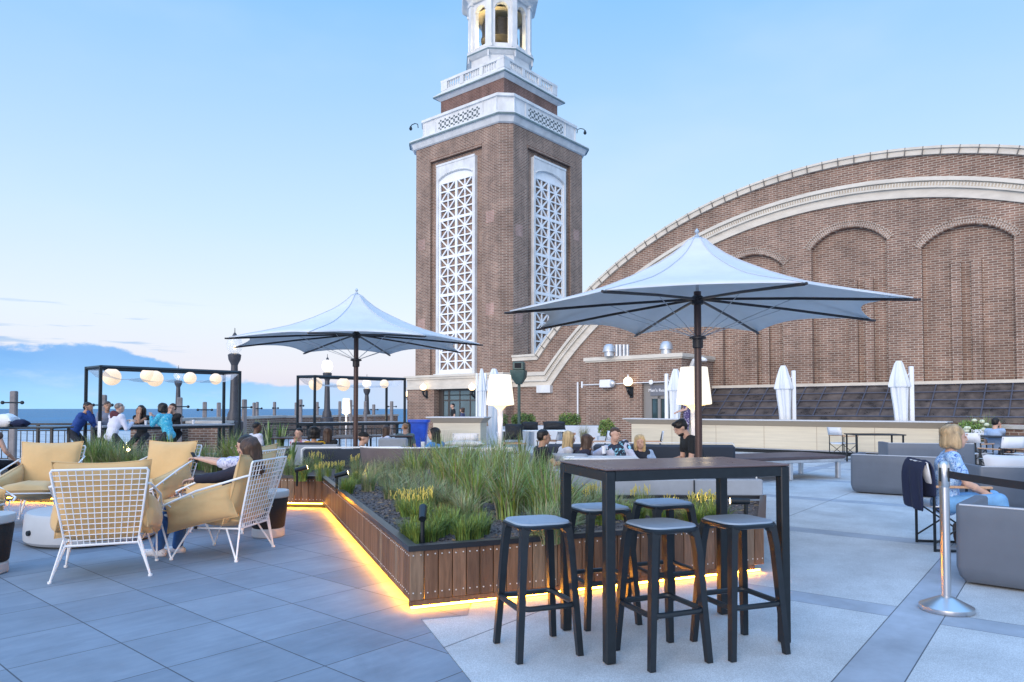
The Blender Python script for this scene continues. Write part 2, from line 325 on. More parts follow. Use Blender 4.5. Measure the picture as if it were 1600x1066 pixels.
# porcelain tiles turned 49 degrees; washed concrete panels with smooth bands, turned 52
A1 = R(49)
M_TILE = grid_mat('blue grey porcelain tile', A1, .575, 0, .622, 0, (.155, .205, .27), (.285, .345, .42), tile_var=.15)
def rot2(p, a): return (p.x*math.cos(a)+p.y*math.sin(a), -p.x*math.sin(a)+p.y*math.cos(a))
tl = M_TILE.node_tree
p0 = rot2(g(335, 971), A1)
for nd in tl.nodes:
    if nd.type == 'MAPPING' and abs(nd.inputs['Rotation'].default_value[2]) > .1: nd.inputs['Location'].default_value = (-p0[0], -p0[1], 0)
A2 = R(52)   # local x along e1, local y = -e2
M_CONC = grid_mat('washed concrete', A2, 1, 0, 1, 0, (.53, .56, .58), (.41, .46, .53), line=.007, speck=True, bands=((3.05, 5.41, .3), (3.9, .70, .3), 2.93))
MB().box(-260, 260, -6, 44, -1.2, -.012).build('roof_deck', M_CONC)
bpy.data.objects['roof_deck']['kind'] = 'structure'
pa, pb = g(658, 968), g(725, 1052); dv = (pb-pa).normalized(); q0 = pa + dv*6; q1 = pa - dv*1.0
tile_poly = [(-9.5, -5), (q0.x, q0.y), (pa.x, pa.y), (-.3, 4.9), (-.3, 11.5), (-9.5, 11.5)]
o = MB().slab(tile_poly, -.3, 0).build('tile_paving', M_TILE, smooth=False); tag(o, kind='structure')
conc_poly = [(q0.x+.004, q0.y), (8, -5), (60, -5), (60, 43.9), (-28, 43.9), (-28, 11.505), (-.29, 11.505), (-.29, 4.9), (pa.x+.006, pa.y)]
o = MB().slab([(x, y) for x, y in conc_poly], -.3, -.002).build('concrete_paving', M_CONC, smooth=False); tag(o, kind='structure')
# lake
mw = mat('lake water', (.01, .14, .27), .45, var=.5, vs=.05, stretch=(.3, 1, 1), spec=.5)
t = mw.node_tree; b = t.nodes['Principled BSDF']; n_ = t.nodes.new('ShaderNodeTexNoise'); tc2 = t.nodes.new('ShaderNodeTexCoord'); mp = t.nodes.new('ShaderNodeMapping'); mp.inputs['Scale'].default_value = (.02, .12, 1); t.links.new(tc2.outputs['Object'], mp.inputs[0]); t.links.new(mp.outputs[0], n_.inputs[0]); n_.inputs['Scale'].default_value = 6; n_.inputs['Detail'].default_value = 8
bp = t.nodes.new('ShaderNodeBump'); bp.inputs['Distance'].default_value = 1.5; bp.inputs['Strength'].default_value = .5; t.links.new(n_.outputs[0], bp.inputs['Height']); t.links.new(bp.outputs[0], b.inputs['Normal'])
o = MB().box(-9000, 9000, 44.5, 14000, -13, -12).build('lake_water', mw, smooth=False); tag(o, kind='structure')
o = MB().box(-9000, 9000, -600, 44.5, -13, -12).build('lake_water', mw, smooth=False); tag(o, kind='structure')
# ================= TOWER =================
TS = 7.13; TC = .52; cx, cy = -TS/2, TS/2
tower = thing('brick_tower', 'tall brown brick tower with white lattice windows, white cornices and open belfry', 'tower', WO, WA)
Dc = WF(cx, cy).y
def zat(py, h, c=0.0, py0=None):
    d = Dc - 1.409*(h-c/2); return at(780, py, d).z
def ring(h, c, z):
    c = max(c, .001)
    return [(cx+a, cy+b_, z) for a, b_ in ((h, -h+c), (h, h-c), (h-c, h), (-h+c, h), (-h, h-c), (-h, -h+c), (-h+c, -h), (h-c, -h))]
HT = 3.565; z_base = 3.17; z_sh = 15.75
x0r, x1r = -5.48, -1.66; zr = 14.95            # recessed panel
x0w, x1w = -4.97, -2.12; zw0, zw1 = 3.22, 14.5  # stone window surround
b = MB()
b.loft([ring(HT-.16, TC, z_base-.02), ring(HT-.16, TC, z_sh)])
def corner(sx_, sy_):   # one corner pier
    a = HT; r = HT-(x1r*-1)            # distance from the centre to the recess edge
    pts = [(a, r), (a, a-TC), (a-TC, a), (r, a), (r, a-.16), (a-.16, r)]
    return [(cx+sx_*p, cy+sy_*q) for p, q in pts]
for sx_ in (1, -1):
    for sy_ in (1, -1): b.slab(corner(sx_, sy_), z_base, z_sh)
r_ = HT+x1r
for M_ in (None, rotz(0)):
    pass
for k in range(4):
    Mk = Matrix.Translation((cx, cy, 0)) @ rotz(k*PI/2)
    b.box(-r_-.002, r_+.002, -HT, -HT+.16, zr, z_sh, 0, Mk)
    b.box(-r_+.0, r_-.0, -HT-.04, -HT+.1, zr-.12, zr+.001, 0, Mk)
shaft = b.build('shaft', M_BRICK, tower, smooth=False)
# patches of newer brick sunk in the piers
M_PATCH = brick('pink patch brick', (.38, .22, .175), (.30, .175, .14), (.47, .38, .34))
b = MB()
for x, z in ((-1.1, 11.1), (-6.15, 10.4), (-1.1, 6.4), (-6.15, 6.0)):
    MB().box(x-.28, x+.28, -.006, .05, z-.3, z+.3).build('brick_patch', M_PATCH, tower, smooth=False)
    MB().box(-.05, .006, TS-.0+x-.28, TS+x+.28, z+.0-.3, z+.3).build('brick_patch', M_PATCH, tower, smooth=False)

M_LATT = mat('white painted screen', (.82, .84, .86), .5, var=.05, vs=3)
def lattice(Mk):
    # frame in local (u, out=-y, z)
    uw = (x1w-x0w)/2; uc = 0
    f = MB(); t_ = .16
    f.box(-uw, -uw+t_, -.06, .2, zw0, zw1, 0, Mk); f.box(uw-t_, uw, -.06, .2, zw0, zw1, 0, Mk)
    iz1 = 13.55; ri = uw-t_
    # arched head
    arc = [(-ri + 2*ri*i/14, iz1 + .5*math.sqrt(max(0, 1-((-1+2*i/14)*.92)**2)) - .1) for i in range(15)]
    f.prism([(-ri, zw1)] + arc + [(ri, zw1)], -.06, .2, 0, Mk)
    f.prism([(-ri, zw1-.45)] + [(x*.93, z-.02) for x, z in arc] + [(ri, zw1-.45)], -.1, -.05, 0, Mk) if False else None
    f.tube([Mk @ Vector((x, -.07, z+.05)) for x, z in arc], .035, 6)
    f.box(-uw-.08, uw+.08, -.16, .12, zw0-.14, zw0+.001, 0, Mk)
    f.box(-uw, uw, -.09, -.055, zw1-.06, zw1+.05, 0, Mk)
    fo = f.build('window_frame', M_WHITESTONE, tower, smooth=False)
    l = MB(); il = uw-t_-.1; lo = zw0+.15; nrow = 10; hh = (iz1-.02-lo)/nrow
    l.box(-uw+t_, -il, .02, .1, lo, iz1+.1, 0, Mk); l.box(il, uw-t_, .02, .1, lo, iz1+.1, 0, Mk)
    l.box(-.075, .075, .02, .12, lo, iz1, 0, Mk); l.box(-uw+t_, uw-t_, .02, .12, lo-.16, lo, 0, Mk)
    l.prism([(-ri, iz1-.05), (ri, iz1-.05)] + [(x, z) for x, z in reversed(arc)], .03, .12, 0, Mk)
    for r in range(nrow+1):
        hw = .075 if r % 2 == 0 else .035
        l.box(-il, il, .025, .11, lo+r*hh-hw, lo+r*hh+hw, 0, Mk)
    cw = il-.075
    for r in range(nrow):
        for sgn in (-1, 1):
            cu = sgn*(.075+cw/2); cz = lo+(r+.5)*hh; hx = cw/2; hz = hh/2
            for dx, dz in ((hx, 0), (0, hz), (hx, hz), (hx, -hz)):
                p0_ = Vector((cu-dx, 0, cz-dz)); p1_ = Vector((cu+dx, 0, cz+dz)); d_ = (p1_-p0_).normalized(); nn = Vector((-d_.z, 0, d_.x))*.036
                l.prism([(p0_+nn).xz[:], (p1_+nn).xz[:], (p1_-nn).xz[:], (p0_-nn).xz[:]], .035, .1, 0, Mk)
            l.prism([(cu+.1*math.cos(a*PI/4), cz+.1*math.sin(a*PI/4)) for a in range(8)], .03, .1, 0, Mk)
    l.build('lattice', M_LATT, fo, smooth=False)
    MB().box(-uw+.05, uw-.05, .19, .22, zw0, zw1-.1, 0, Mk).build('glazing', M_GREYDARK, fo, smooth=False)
for k in (0, 1): lattice(Matrix.Translation((cx, cy, 0)) @ rotz(k*PI/2) @ Matrix.Translation(((x0w+x1w)/2+TS/2 if k == 0 else 0, -HT+.02, 0)))
# glow lamp behind the foot of the screen
def cornice(name, rings, mt=M_WHITESTONE):
    b = MB(); b.loft([ring(*r) for r in rings]); return b.build(name, mt, tower, smooth=False)
zl = zat(171, 3.85, .6)
cor = cornice('cornice', [(HT+.03, TC, z_sh), (HT+.1, TC, z_sh+.05), (3.78, .56, z_sh+.3), (3.87, .58, z_sh+.34), (3.87, .58, z_sh+.46), (3.8, .58, z_sh+.52), (3.62, .58, z_sh+.62), (3.5, .6, z_sh+.66)])
b = MB()
for zz, hh, cc in ((z_sh+.325, 3.885, .59), (z_sh+.02, HT+.06, TC)):
    b.loft([ring(hh, cc, zz), ring(hh, cc, zz+.085)])
b.build('cornice_flashing', M_COPPER, cor, smooth=False)
zp0 = z_sh+.66; zp1 = zat(146, 3.4, .7)
par = cornice('parapet', [(3.4, .62, zp0-.01), (3.4, .62, zp0+.12), (3.33, .62, zp0+.13), (3.33, .62, zp1-.15), (3.42, .62, zp1-.14), (3.42, .62, zp1)])
for k in range(4):      # tracery drawn as dark patches; shade of its openings is in the colour
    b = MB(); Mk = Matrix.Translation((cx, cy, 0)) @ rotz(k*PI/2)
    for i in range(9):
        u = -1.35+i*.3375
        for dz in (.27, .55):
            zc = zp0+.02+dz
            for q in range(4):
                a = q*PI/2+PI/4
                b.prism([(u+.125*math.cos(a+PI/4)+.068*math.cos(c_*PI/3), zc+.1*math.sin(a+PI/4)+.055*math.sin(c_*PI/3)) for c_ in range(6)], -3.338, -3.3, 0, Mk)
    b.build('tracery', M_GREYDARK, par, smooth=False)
b = MB()
for k in range(4):
    Mk = Matrix.Translation((cx, cy, 0)) @ rotz(k*PI/2)
    for u in (-2.7, -1.75, 1.75, 2.7): MB().box(u-.03, u+.03, -3.37, -3.3, zp0+.13, zp1-.15, 0, Mk).build('pilaster', M_WHITESTONE, par, smooth=False)
hu = 2.35; zu1 = zat(121, hu)
b = MB(); b.loft([ring(hu, 0, zp0), ring(hu, 0, zu1)]); b.build('upper_shaft', M_BRICK2, tower, smooth=False)
cor2 = cornice('upper_cornice', [(hu+.02, 0, zu1), (2.55, 0, zu1+.14), (2.66, 0, zu1+.18), (2.66, 0, zu1+.28), (2.58, 0, zu1+.34), (2.45, 0, zu1+.46), (2.36, 0, zu1+.5)])
b = MB(); b.loft([ring(2.675, 0, zu1+.165), ring(2.675, 0, zu1+.235)]); b.build('cornice_flashing', M_COPPER, cor2, smooth=False)
zb0 = zu1+.5; zb1 = zat(86, hu)
bal = MB(); bal.loft([ring(2.34, 0, zb0), ring(2.34, 0, zb0+.16)])
for k in range(4):
    Mk = Matrix.Translation((cx, cy, 0)) @ rotz(k*PI/2)
    bal.box(-2.36, 2.36, -2.37, -2.2, zb1-.14, zb1, 0, Mk)
    for u in (-2.1, -.72, .72, 2.1): bal.box(u-(.24 if abs(u) > 2 else .12), u+(.24 if abs(u) > 2 else .12), -2.36, -2.2, zb0+.1, zb1-.1, 0, Mk)
    for seg in (-1.35, 0, 1.35):
        for i in range(6):
            u = seg-.44+i*.176
            bal.lathe([(.035, 0), (.06, .12), (.03, .28), (.055, .42), (.03, .5)], 6, (u, -2.27, zb0+.12), 0, Mk)
bal.build('balustrade', M_WHITESTONE, tower)
# belfry
def octr(a, z, tw=0): return [(cx + a/math.cos(PI/8)*math.cos(PI/8+i*PI/4), cy + a/math.cos(PI/8)*math.sin(PI/8+i*PI/4), z) for i in range(8)]
zk0 = at(780, 75, Dc-1.8).z; zk1 = at(780, -6, Dc-1.7).z
b = MB(); b.loft([octr(1.62, zb0), octr(1.62, zk0-.3), octr(1.7, zk0-.25), octr(1.86, zk0-.08), octr(1.86, zk0+.06), octr(1.68, zk0+.12)]); bf = b.build('belfry_base', M_WHITESTONE, tower, smooth=False)
b = MB(); b.loft([octr(1.875, zk0-.09), octr(1.875, zk0-.02)]); b.build('cornice_flashing', M_COPPER, bf, smooth=False)
Cm = Matrix.Translation((cx, cy, 0))
for k in range(8):
    Mk = Cm @ rotz(k*PI/4+PI/4*0)
    b = MB(); e = 1.62; hw = e*math.tan(PI/8); ow = .36; zs = zk1-.62
    # wall with an arched opening
    arc = [(ow*math.cos(PI-PI*i/10), zs+ow*math.sin(PI-PI*i/10)) for i in range(11)]
    b.box(-hw, -ow, -e, -e+.25, zk0+.1, zk1, 0, Mk); b.box(ow, hw, -e, -e+.25, zk0+.1, zk1, 0, Mk)
    for i in range(10): b.prism([arc[i], arc[i+1], (arc[i+1][0], zk1), (arc[i][0], zk1)], -e, -e+.25, 0, Mk)
    b.tube([Mk @ Vector((x*1.08, -e-.01, z+.02)) for x, z in arc], .04, 6)
    b.box(-ow, ow, -e+.04, -e+.16, zk0+.1, zk0+.42, 0, Mk)
    b.build('arch_wall', M_WHITESTONE, tower, smooth=False)
    Mc = Cm @ rotz(k*PI/4+PI/8)
    b = MB(); b.box(-.21, .21, -1.92, -1.62, zk0+.1, zk0+.26, 0, Mc); b.box(-.15, .15, -1.86, -1.62, zk0+.26, zk1-.14, 0, Mc); b.box(-.2, .2, -1.91, -1.62, zk1-.14, zk1, 0, Mc)
    b.rbox(-.045, .045, -1.97, -1.9, zk0-.45, zk0+.08, .01, 0, Mc)
    b.build('pier', M_WHITESTONE, tower, smooth=False)
b = MB(); b.loft([octr(1.75, zk1-.05), octr(1.85, zk1+.1), octr(2.1, zk1+.3), octr(2.15, zk1+.5), octr(1.8, zk1+.6), octr(1.7, zk1+1.2), octr(1.2, zk1+2.0), octr(.5, zk1+2.6), octr(.05, zk1+3.4)]); b.build('dome', M_WHITESTONE, tower, smooth=False)
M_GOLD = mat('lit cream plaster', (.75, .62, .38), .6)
b = MB(); b.loft([octr(1.3, zk1-.35), octr(.8, zk1-.05)]); b.build('belfry_ceiling', M_GOLD, tower, smooth=False)
b = MB(); b.frus((cx, cy, zk1-1.55), (cx, cy, zk1-.75), 1.0, 1.0, 16); b.frus((cx, cy, zk1-1.75), (cx, cy, zk1-1.55), 1.06, 1.06, 16); b.frus((cx, cy, zk0), (cx, cy, zk1-.3), .14, .14, 10)
b.build('belfry_drum', mat('dark louvred drum', (.05, .045, .04), .5, metal=.4, var=.4, vs=3, stretch=(1, 1, 8)), tower)
bl = bpy.data.lights.new('belfry_light', 'POINT'); bl.energy = 130; bl.color = (1, .78, .4); bl.shadow_soft_size = .3
blo = bpy.data.objects.new('belfry_light', bl); COL.objects.link(blo); blo.parent = tower; blo.location = (cx, cy-1.15, zk0+.6)
# small things fixed to the tower
b = MB(); pz = at(700, 35, 39).z
ax, ay = cx-2.0, cy-.2
for q in ((0, 1.3), (.25, 1.3)): b.tube([(ax+q[0], ay, zk0+.5), (ax+q[0], ay, zk0+1.9)], .025, 6)
b.tube([(ax+.5, ay, zk0+.6), (ax, ay, zk0+.6)], .02, 6); b.tube([(ax+.5, ay, zk0+1.7), (ax, ay, zk0+1.7)], .02, 6)
b.frus((ax+.1, ay, zk0-.3), (ax+.1, ay, zk0-.9), .07, n=8); b.tube([(ax+.5, ay, zk0-.7), (ax+.1, ay, zk0-.7)], .02, 6)
tag(b.build('antenna', M_GALV, None), 'grey aerial bracket on the left side of the white belfry', 'antenna').location = WO; bpy.data.objects['antenna'].rotation_euler = (0, 0, WA)
def gooseneck(lx, ly, dx, dy, label):
    o = thing('gooseneck_lamp', label, 'lamp', WF(lx, ly, zp1-.15), WA, 'gooseneck lamps on the tower corners')
    b = MB(); b.tube([(0, 0, -.1), (dx*.05, dy*.05, .12), (dx*.3, dy*.3, .2), (dx*.6, dy*.6, .18), (dx*.72, dy*.72, .1)], .025, 6); b.build('arm', M_BLACK, o)
    b = MB(); b.frus((dx*.72, dy*.72, .12), (dx*.72, dy*.72, -.05), .04, .1, 10); b.frus((dx*.72, dy*.72, -.05), (dx*.72, dy*.72, -.12), .09, .05, 10); b.build('lamp_head', M_BLACK, o)
gooseneck(-6.8, .3, -.75, -.1, 'small black gooseneck lamp on the left corner of the tower cornice')
gooseneck(-.4, 6.7, .4, .55, 'small black gooseneck lamp on the right corner of the tower cornice')
# ---- ground storey of the tower
b = MB(); ze0 = 2.42
for z0_, z1_, e in ((ze0, 2.55, .16), (2.55, 2.95, .12), (2.95, 3.06, .2), (3.06, 3.17, .26)): b.box(-TS-e+.1, 0, -e, .3, z0_, z1_)
b.build('stone_band', M_STONE, tower, smooth=False)
dx0, dx1 = -5.05, -1.75
b = MB(); b.box(-TS-.05, dx0, -.08, .4, 0, ze0); b.box(dx1, 0, -.08, .4, 0, ze0); b.box(-TS-.05, -TS+.35, .4, TS, 0, z_base); b.box(-.4, -.001, .4, TS, 0, z_base)
b.build('ground_wall', M_BRICK, tower, smooth=False)
# glazed doors set back in the opening
b = MB(); zt = 1.78
for x in (dx0+.03, dx0+.72, dx0+.78, -3.5, -2.75, -2.0, dx1-.06): b.box(x-.035, x+.035, .3, .36, 0, ze0-.05)
for z in (zt, ze0-.1, .05): b.box(dx0, dx1, .302, .358, z, z+.07)
b.box(dx0, dx0+.35, .28, .37, 0, ze0)
dr = b.build('glazed_doors', mat('bronze frame', (.1, .09, .085), .4, metal=.5), tower, smooth=False)
MB().box(dx0, dx1, .325, .335, .02, ze0-.05).build('pane', mat('door glass', (.16, .22, .24), .08, spec=.8, alpha=.75), dr, smooth=False)
MB().box(dx0, dx1, .3, .62, ze0-.35, ze0-.3).build('beam', M_BLACK, dr, smooth=False)
b = MB(); b.box(dx0, dx1, 2.6, 2.65, 0, ze0); b.box(dx0, dx1, .4, 2.6, ze0, ze0+.03); b.build('inner_wall', mat('dim interior', (.12, .12, .12), .8, var=.4, vs=2), dr, smooth=False)
# ================= HALL =================
hall = thing('arched_hall', 'long brown brick hall with a huge curved gable edged in cream stone and blind arches', 'building', WO, WA)
YA = .52; AX, AZ, AR = 15.42, -7.95, 18.29
def arcz(x, r=AR, zc=AZ): return zc + math.sqrt(max(0, r*r-(x-AX)**2))
def arcpts(r, zlo, zc=AZ, n=60):
    a0 = math.acos(max(-1, min(1, (zlo-zc)/r))); return [(AX + r*math.sin(-a0 + 2*a0*i/n), zc + r*math.cos(-a0 + 2*a0*i/n)) for i in range(n+1)]
outer = [(.02, 3.95)] + arcpts(AR, 3.96) + [(31, 3.95)]
arches = [(10.95, 13.35, 6.85, 7.4), (14.41, 16.95, 7.29, 7.9), (18.01, 20.59, 6.83, 7.41), (21.6, 24.0, 6.4, 6.95)]
# wall made of vertical strips so that the blind arches are real recesses
b = MB(); xs = sorted(set([.02, 31] + [p[0] for p in outer] + [x for a in arches for x in [a[0] + (a[1]-a[0])*i/12 for i in range(13)]]))
def topz(x):
    for i in range(len(outer)-1):
        if outer[i][0] <= x <= outer[i+1][0]:
            t_ = (x-outer[i][0])/max(1e-9, outer[i+1][0]-outer[i][0]); return outer[i][1]*(1-t_)+outer[i+1][1]*t_
    return 3.95
def archz(x):
    for a in arches:
        if a[0]-1e-6 <= x <= a[1]+1e-6:
            hw = (a[1]-a[0])/2; rise = a[3]-a[2]; rr = (hw*hw+rise*rise)/(2*rise); u = x-(a[0]+a[1])/2
            return a[3]-rr+math.sqrt(max(0, rr*rr-u*u))
    return None
for i in range(len(xs)-1):
    a, c = xs[i], xs[i+1]
    if c-a < 1e-4: continue
    m_ = archz((a+c)/2)
    if m_ is None: b.prism([(a, 0), (c, 0), (c, topz(c)), (a, topz(a))], YA, YA+1.0)
    else: b.prism([(a, archz(a)), (c, archz(c)), (c, topz(c)), (a, topz(a))], YA, YA+1.0)
b.build('gable_wall', M_BRICK, hall, smooth=False)
b = MB()
for a in arches:
    b.box(a[0]-.05, a[1]+.05, YA+.22, YA+.5, 0, a[3]+.05)
    xm = (a[0]+a[1])/2
b.build('arch_infill', M_BRICK, hall, smooth=False)
# slots and piers inside the blind arches
b = MB()
for a, s0, s1, zt_ in ((arches[2], 19.13, 19.42, 6.25), (arches[1], 15.95, 16.2, 6.0), (arches[0], 12.3, 12.5, 5.8)):
    b.box(s0-.28, s0, YA+.08, YA+.3, 0, zt_); b.box(s1, s1+.28, YA+.08, YA+.3, 0, zt_)
b.build('inner_pier', M_BRICK, hall, smooth=False)
# soldier course round each arch
M_ARCHB = brick('arch brick', (.36, .24, .18), (.24, .15, .11), (.5, .44, .38), .085, .085, .012)
for a in arches:
    b = MB(); hw = (a[1]-a[0])/2; rise = a[3]-a[2]; rr = (hw*hw+rise*rise)/(2*rise); xm = (a[0]+a[1])/2; am = math.asin(hw/rr)
    for rad, w_, yo in ((rr+.02, .17, .03), (rr+.2, .06, .045)):
        n = 44
        for i in range(n):
            t0 = -am*1.04+2.08*am*i/n; t1 = t0+2.08*am/n*.86
            P = [(xm+r*math.sin(t), a[3]-rr+r*math.cos(t)) for r, t in ((rad, t0), (rad, t1), (rad+w_, t1), (rad+w_, t0))]
            b.prism(P, YA-yo, YA+.14)
    b.build('arch_ring', M_ARCHB, hall, smooth=False)
# coping and the cream band
def off(r, z): return [(.02, z)] + arcpts(r, z) + [(31, z)]
b = MB(); n_c = 64
o1 = off(AR+.05, 4.0); o2 = off(AR-.17, 3.74)
b.strip(o1, o2, YA-.12, YA+1.1); b.strip(off(AR+.09, 4.03), off(AR+.01, 3.93), YA-.18, YA+1.15)
aa = math.acos((3.96-AZ)/AR)
for i in range(58):
    t0 = -aa+2*aa*i/58
    b.prism([(AX+r*math.sin(t), AZ+r*math.cos(t)) for r, t in ((AR-.17, t0), (AR-.17, t0+.0012), (AR+.095, t0+.0012), (AR+.095, t0))], YA-.187, YA-.1, 1)
b.build('coping', [M_STONE, mat('joint', (.16, .15, .14), .9)], hall, smooth=False)
BR = 17.35
b = MB(); b.strip(off(BR, 3.15), off(BR-.13, 2.98), YA-.22, YA+.1); b.strip(off(BR-.13, 2.98), off(BR-.3, 2.78), YA-.12, YA+.1); b.strip(off(BR-.3, 2.78), off(BR-.36, 2.7), YA-.2, YA+.1); b.strip(off(BR-.36, 2.7), off(BR-.66, 2.45), YA-.1, YA+.1)
bandO = b.build('stone_band', M_STONE, hall, smooth=False)
b = MB(); n = 330; aa = math.acos((2.78-AZ)/(BR-.2))
for i in range(n):
    t0 = -aa+2*aa*i/n; t1 = t0+2*aa/n*.5
    b.prism([(AX+r*math.sin(t), AZ+r*math.cos(t)) for r, t in ((BR-.29, t0), (BR-.29, t1), (BR-.17, t1), (BR-.17, t0))], YA-.17, YA-.11)
b.build('dentil', M_STONE, bandO, smooth=False)
MB().box(1.63, 2.45, YA-.22, YA+.1, 2.14, 2.5).build('stone_block', M_WHITESTONE, hall, smooth=False)
# horizontal joint under the skylight and lean-to skylight
b = MB(); b.box(9.9, 31, YA-.14, YA+.05, 2.2, 2.3); b.build('sill', M_STONE, hall, smooth=False)
skl = thing('skylight', 'long dark lean-to glass skylight at the foot of the brick hall wall', 'skylight', WO, WA)
def skp(x, t_): return (x, YA-.1-t_*1.55, 2.16-t_*1.05)
b = MB(); b.add([skp(9.95, 0), skp(31, 0), skp(31, 1), skp(9.95, 1), (9.95, YA-.1, 1.0), (31, YA-.1, 1.0), (31, YA-1.65, .95), (9.95, YA-1.65, .95)], [(0, 1, 2, 3), (4, 5, 6, 7), (0, 3, 7, 4), (1, 2, 6, 5), (2, 3, 7, 6)])
b.build('glass_slope', mat('dirty dark glass', (.05, .05, .055), .3, var=.5, vs=2.5, spec=.6, col2=(.1, .08, .07)), skl, smooth=False)
b = MB()
for i in range(31):
    x = 10+i*.7; b.tube([Vector(skp(x, 0))+Vector((0, -.02, .03)), Vector(skp(x, 1))+Vector((0, -.02, .03))], .022, 4)
for t_ in (.0, .25, .5, .75, 1): b.tube([Vector(skp(9.95, t_))+Vector((0, -.02, .03)), Vector(skp(31, t_))+Vector((0, -.02, .03))], .02, 4)
b.build('glazing_bar', mat('slate blue bars', (.09, .1, .14), .5), skl, smooth=False)
MB().box(9.95, 31, YA-1.6, YA-.12, 0, .96).build('kerb_wall', M_BRICK2, skl, smooth=False)
# downpipe and boxes on the wall
o = thing('downpipe', 'thin white downpipe on the brick wall above the clipped shrubs', 'pipe', WF(3.95, YA-.08)); b = MB(); b.frus((0, 0, .3), (0, 0, 2.6), .045); b.build('pipe', M_WHITE, o)
b = MB(); b.rbox(-.3, .3, -.14, .0, 0, .26, .02)
o = b.build('wall_box', M_BLACK); o.location = WF(4.05, 0) ; bpy.data.objects.remove(o)
# ================= PENTHOUSE =================
def solve_pent():
    c = at(1064.6, 551.5, 26.8); return ((c-WO).dot(ww), (c-WO).dot(wn), c.z)
pcx, pcy, pcz = solve_pent()
pxl = WP(916, 557, pcy)[0]
pent = thing('brick_kiosk', 'low brick outbuilding with cream coping, glass door and roof vents', 'building', WF(pcx, pcy), WA)
PW = pcx-pxl; PD = YA-pcy
d0, d1 = WP(1003.5, 640, pcy)[0]-pcx, WP(1052, 640, pcy)[0]-pcx; dzt = WP(1020, 598, pcy)[1]
b = MB(); b.box(-PW, d0, 0, PD, 0, pcz-.14); b.box(d1, 0, 0, PD, 0, pcz-.14); b.box(d0, d1, 0, PD, dzt, pcz-.14); b.box(d0, d1, .5, PD, 0, dzt)
b.build('wall', M_BRICK, pent, smooth=False)
b = MB(); b.box(-PW-.08, .1, -.1, PD, pcz-.14, pcz); b.box(-PW-.02, .04, -.04, PD, pcz-.2, pcz-.139); b.build('coping', M_STONE, pent, smooth=False)
b = MB(); b.box(d0, d0+.35, .12, .2, 0, dzt); b.box(d0+.3, d1, .1, .18, dzt-.62, dzt-.5); b.box(d1-.1, d1, .1, .18, 0, dzt-.5); b.box(d0+.62, d0+.74, .1, .18, 0, dzt-.5); b.box(d0+.3, d1, .105, .175, 0, .1)
b.box(d0, d1, .1, .2, dzt-.1, dzt)
df = b.build('door', mat('grey door frame', (.24, .23, .22), .5), pent, smooth=False)
MB().box(d0+.3, d1, .16, .165, 0, dzt-.5).build('pane', M_GLASS, df, smooth=False)
sg = MB().box(d0+.32, d1-.02, .06, .12, dzt-.5, dzt-.1).build('sign_panel', mat('sign grey', (.16, .17, .2), .4), pent, smooth=False)
def text(s, size, name, m_, parent, M_, ext=.004):
    c = bpy.data.curves.new(name, 'FONT'); c.body = s; c.size = size; c.extrude = ext; c.align_x = 'CENTER'; c.align_y = 'CENTER'
    o = bpy.data.objects.new(name, c); me = bpy.data.meshes.new_from_object(o); me.materials.clear(); me.materials.append(m_)
    o2 = bpy.data.objects.new(name, me); COL.objects.link(o2); o2.parent = parent; o2.matrix_local = M_; return o2
M_LETTER = mat('white lettering', (.85, .87, .9), .5)
text("Men's Restroom", .17, 'lettering', M_LETTER, sg, TR(((d0+.3+d1)/2, .055, dzt-.3), 0, R(90)))
# lamps on brackets
def sconce(name, loc, rz, label, s=1.0, power=10, grp='lit globe sconces on brick walls'):
    o = thing(name, label, 'wall lamp', loc, rz, grp)
    b = MB(); b.rbox(-.07*s, .07*s, -.04, 0, -.5*s, -.12*s, .01); b.tube([(0, -.02, -.42*s), (0, -.16*s, -.38*s), (0, -.26*s, -.24*s), (0, -.24*s, -.12*s)], [.03*s, .04*s, .05*s, .06*s], 8); b.frus((0, -.24*s, -.2*s), (0, -.24*s, -.1*s), .06*s, .11*s); b.build('bracket', M_BLACK, o)
    b = MB(); b.ball((0, -.24*s, .05*s), .16*s); b.build('globe', M_GLOBE, o); b = MB(); b.frus((0, -.24*s, .2*s), (0, -.24*s, .3*s), .03*s, .01*s, 8); b.build('finial', M_WHITE, o)
    return o
M_GLOBE = mat('lit opal globe', (.7, .6, .5), .4, emit=(1, .7, .4), es=2.2)
M_GLOBE2 = mat('softly lit opal globe', (.5, .46, .4), .4, emit=(1, .72, .42), es=.62)
sconce('wall_lamp', WF(WP(987, 601, pcy)[0], pcy, WP(987, 599, pcy)[1]), WA, 'lit globe sconce with black bracket beside the restroom door', 1.15)
sconce('wall_lamp', WF(WP(667, 610, -.1)[0], -.1, WP(667, 607, -.1)[1]), WA, 'lit globe sconce left of the tower entrance doors', 1.1)
sconce('wall_lamp', WF(WP(743, 610, -.1)[0], -.1, WP(743, 607, -.1)[1]), WA, 'lit globe sconce right of the tower doors, by a folded parasol', 1.1)
o = sconce('wall_lamp', WF(-TS-.1, .3, 2.15), WA+R(-60), 'lit globe sconce at the far left corner of the tower base', 1.0)
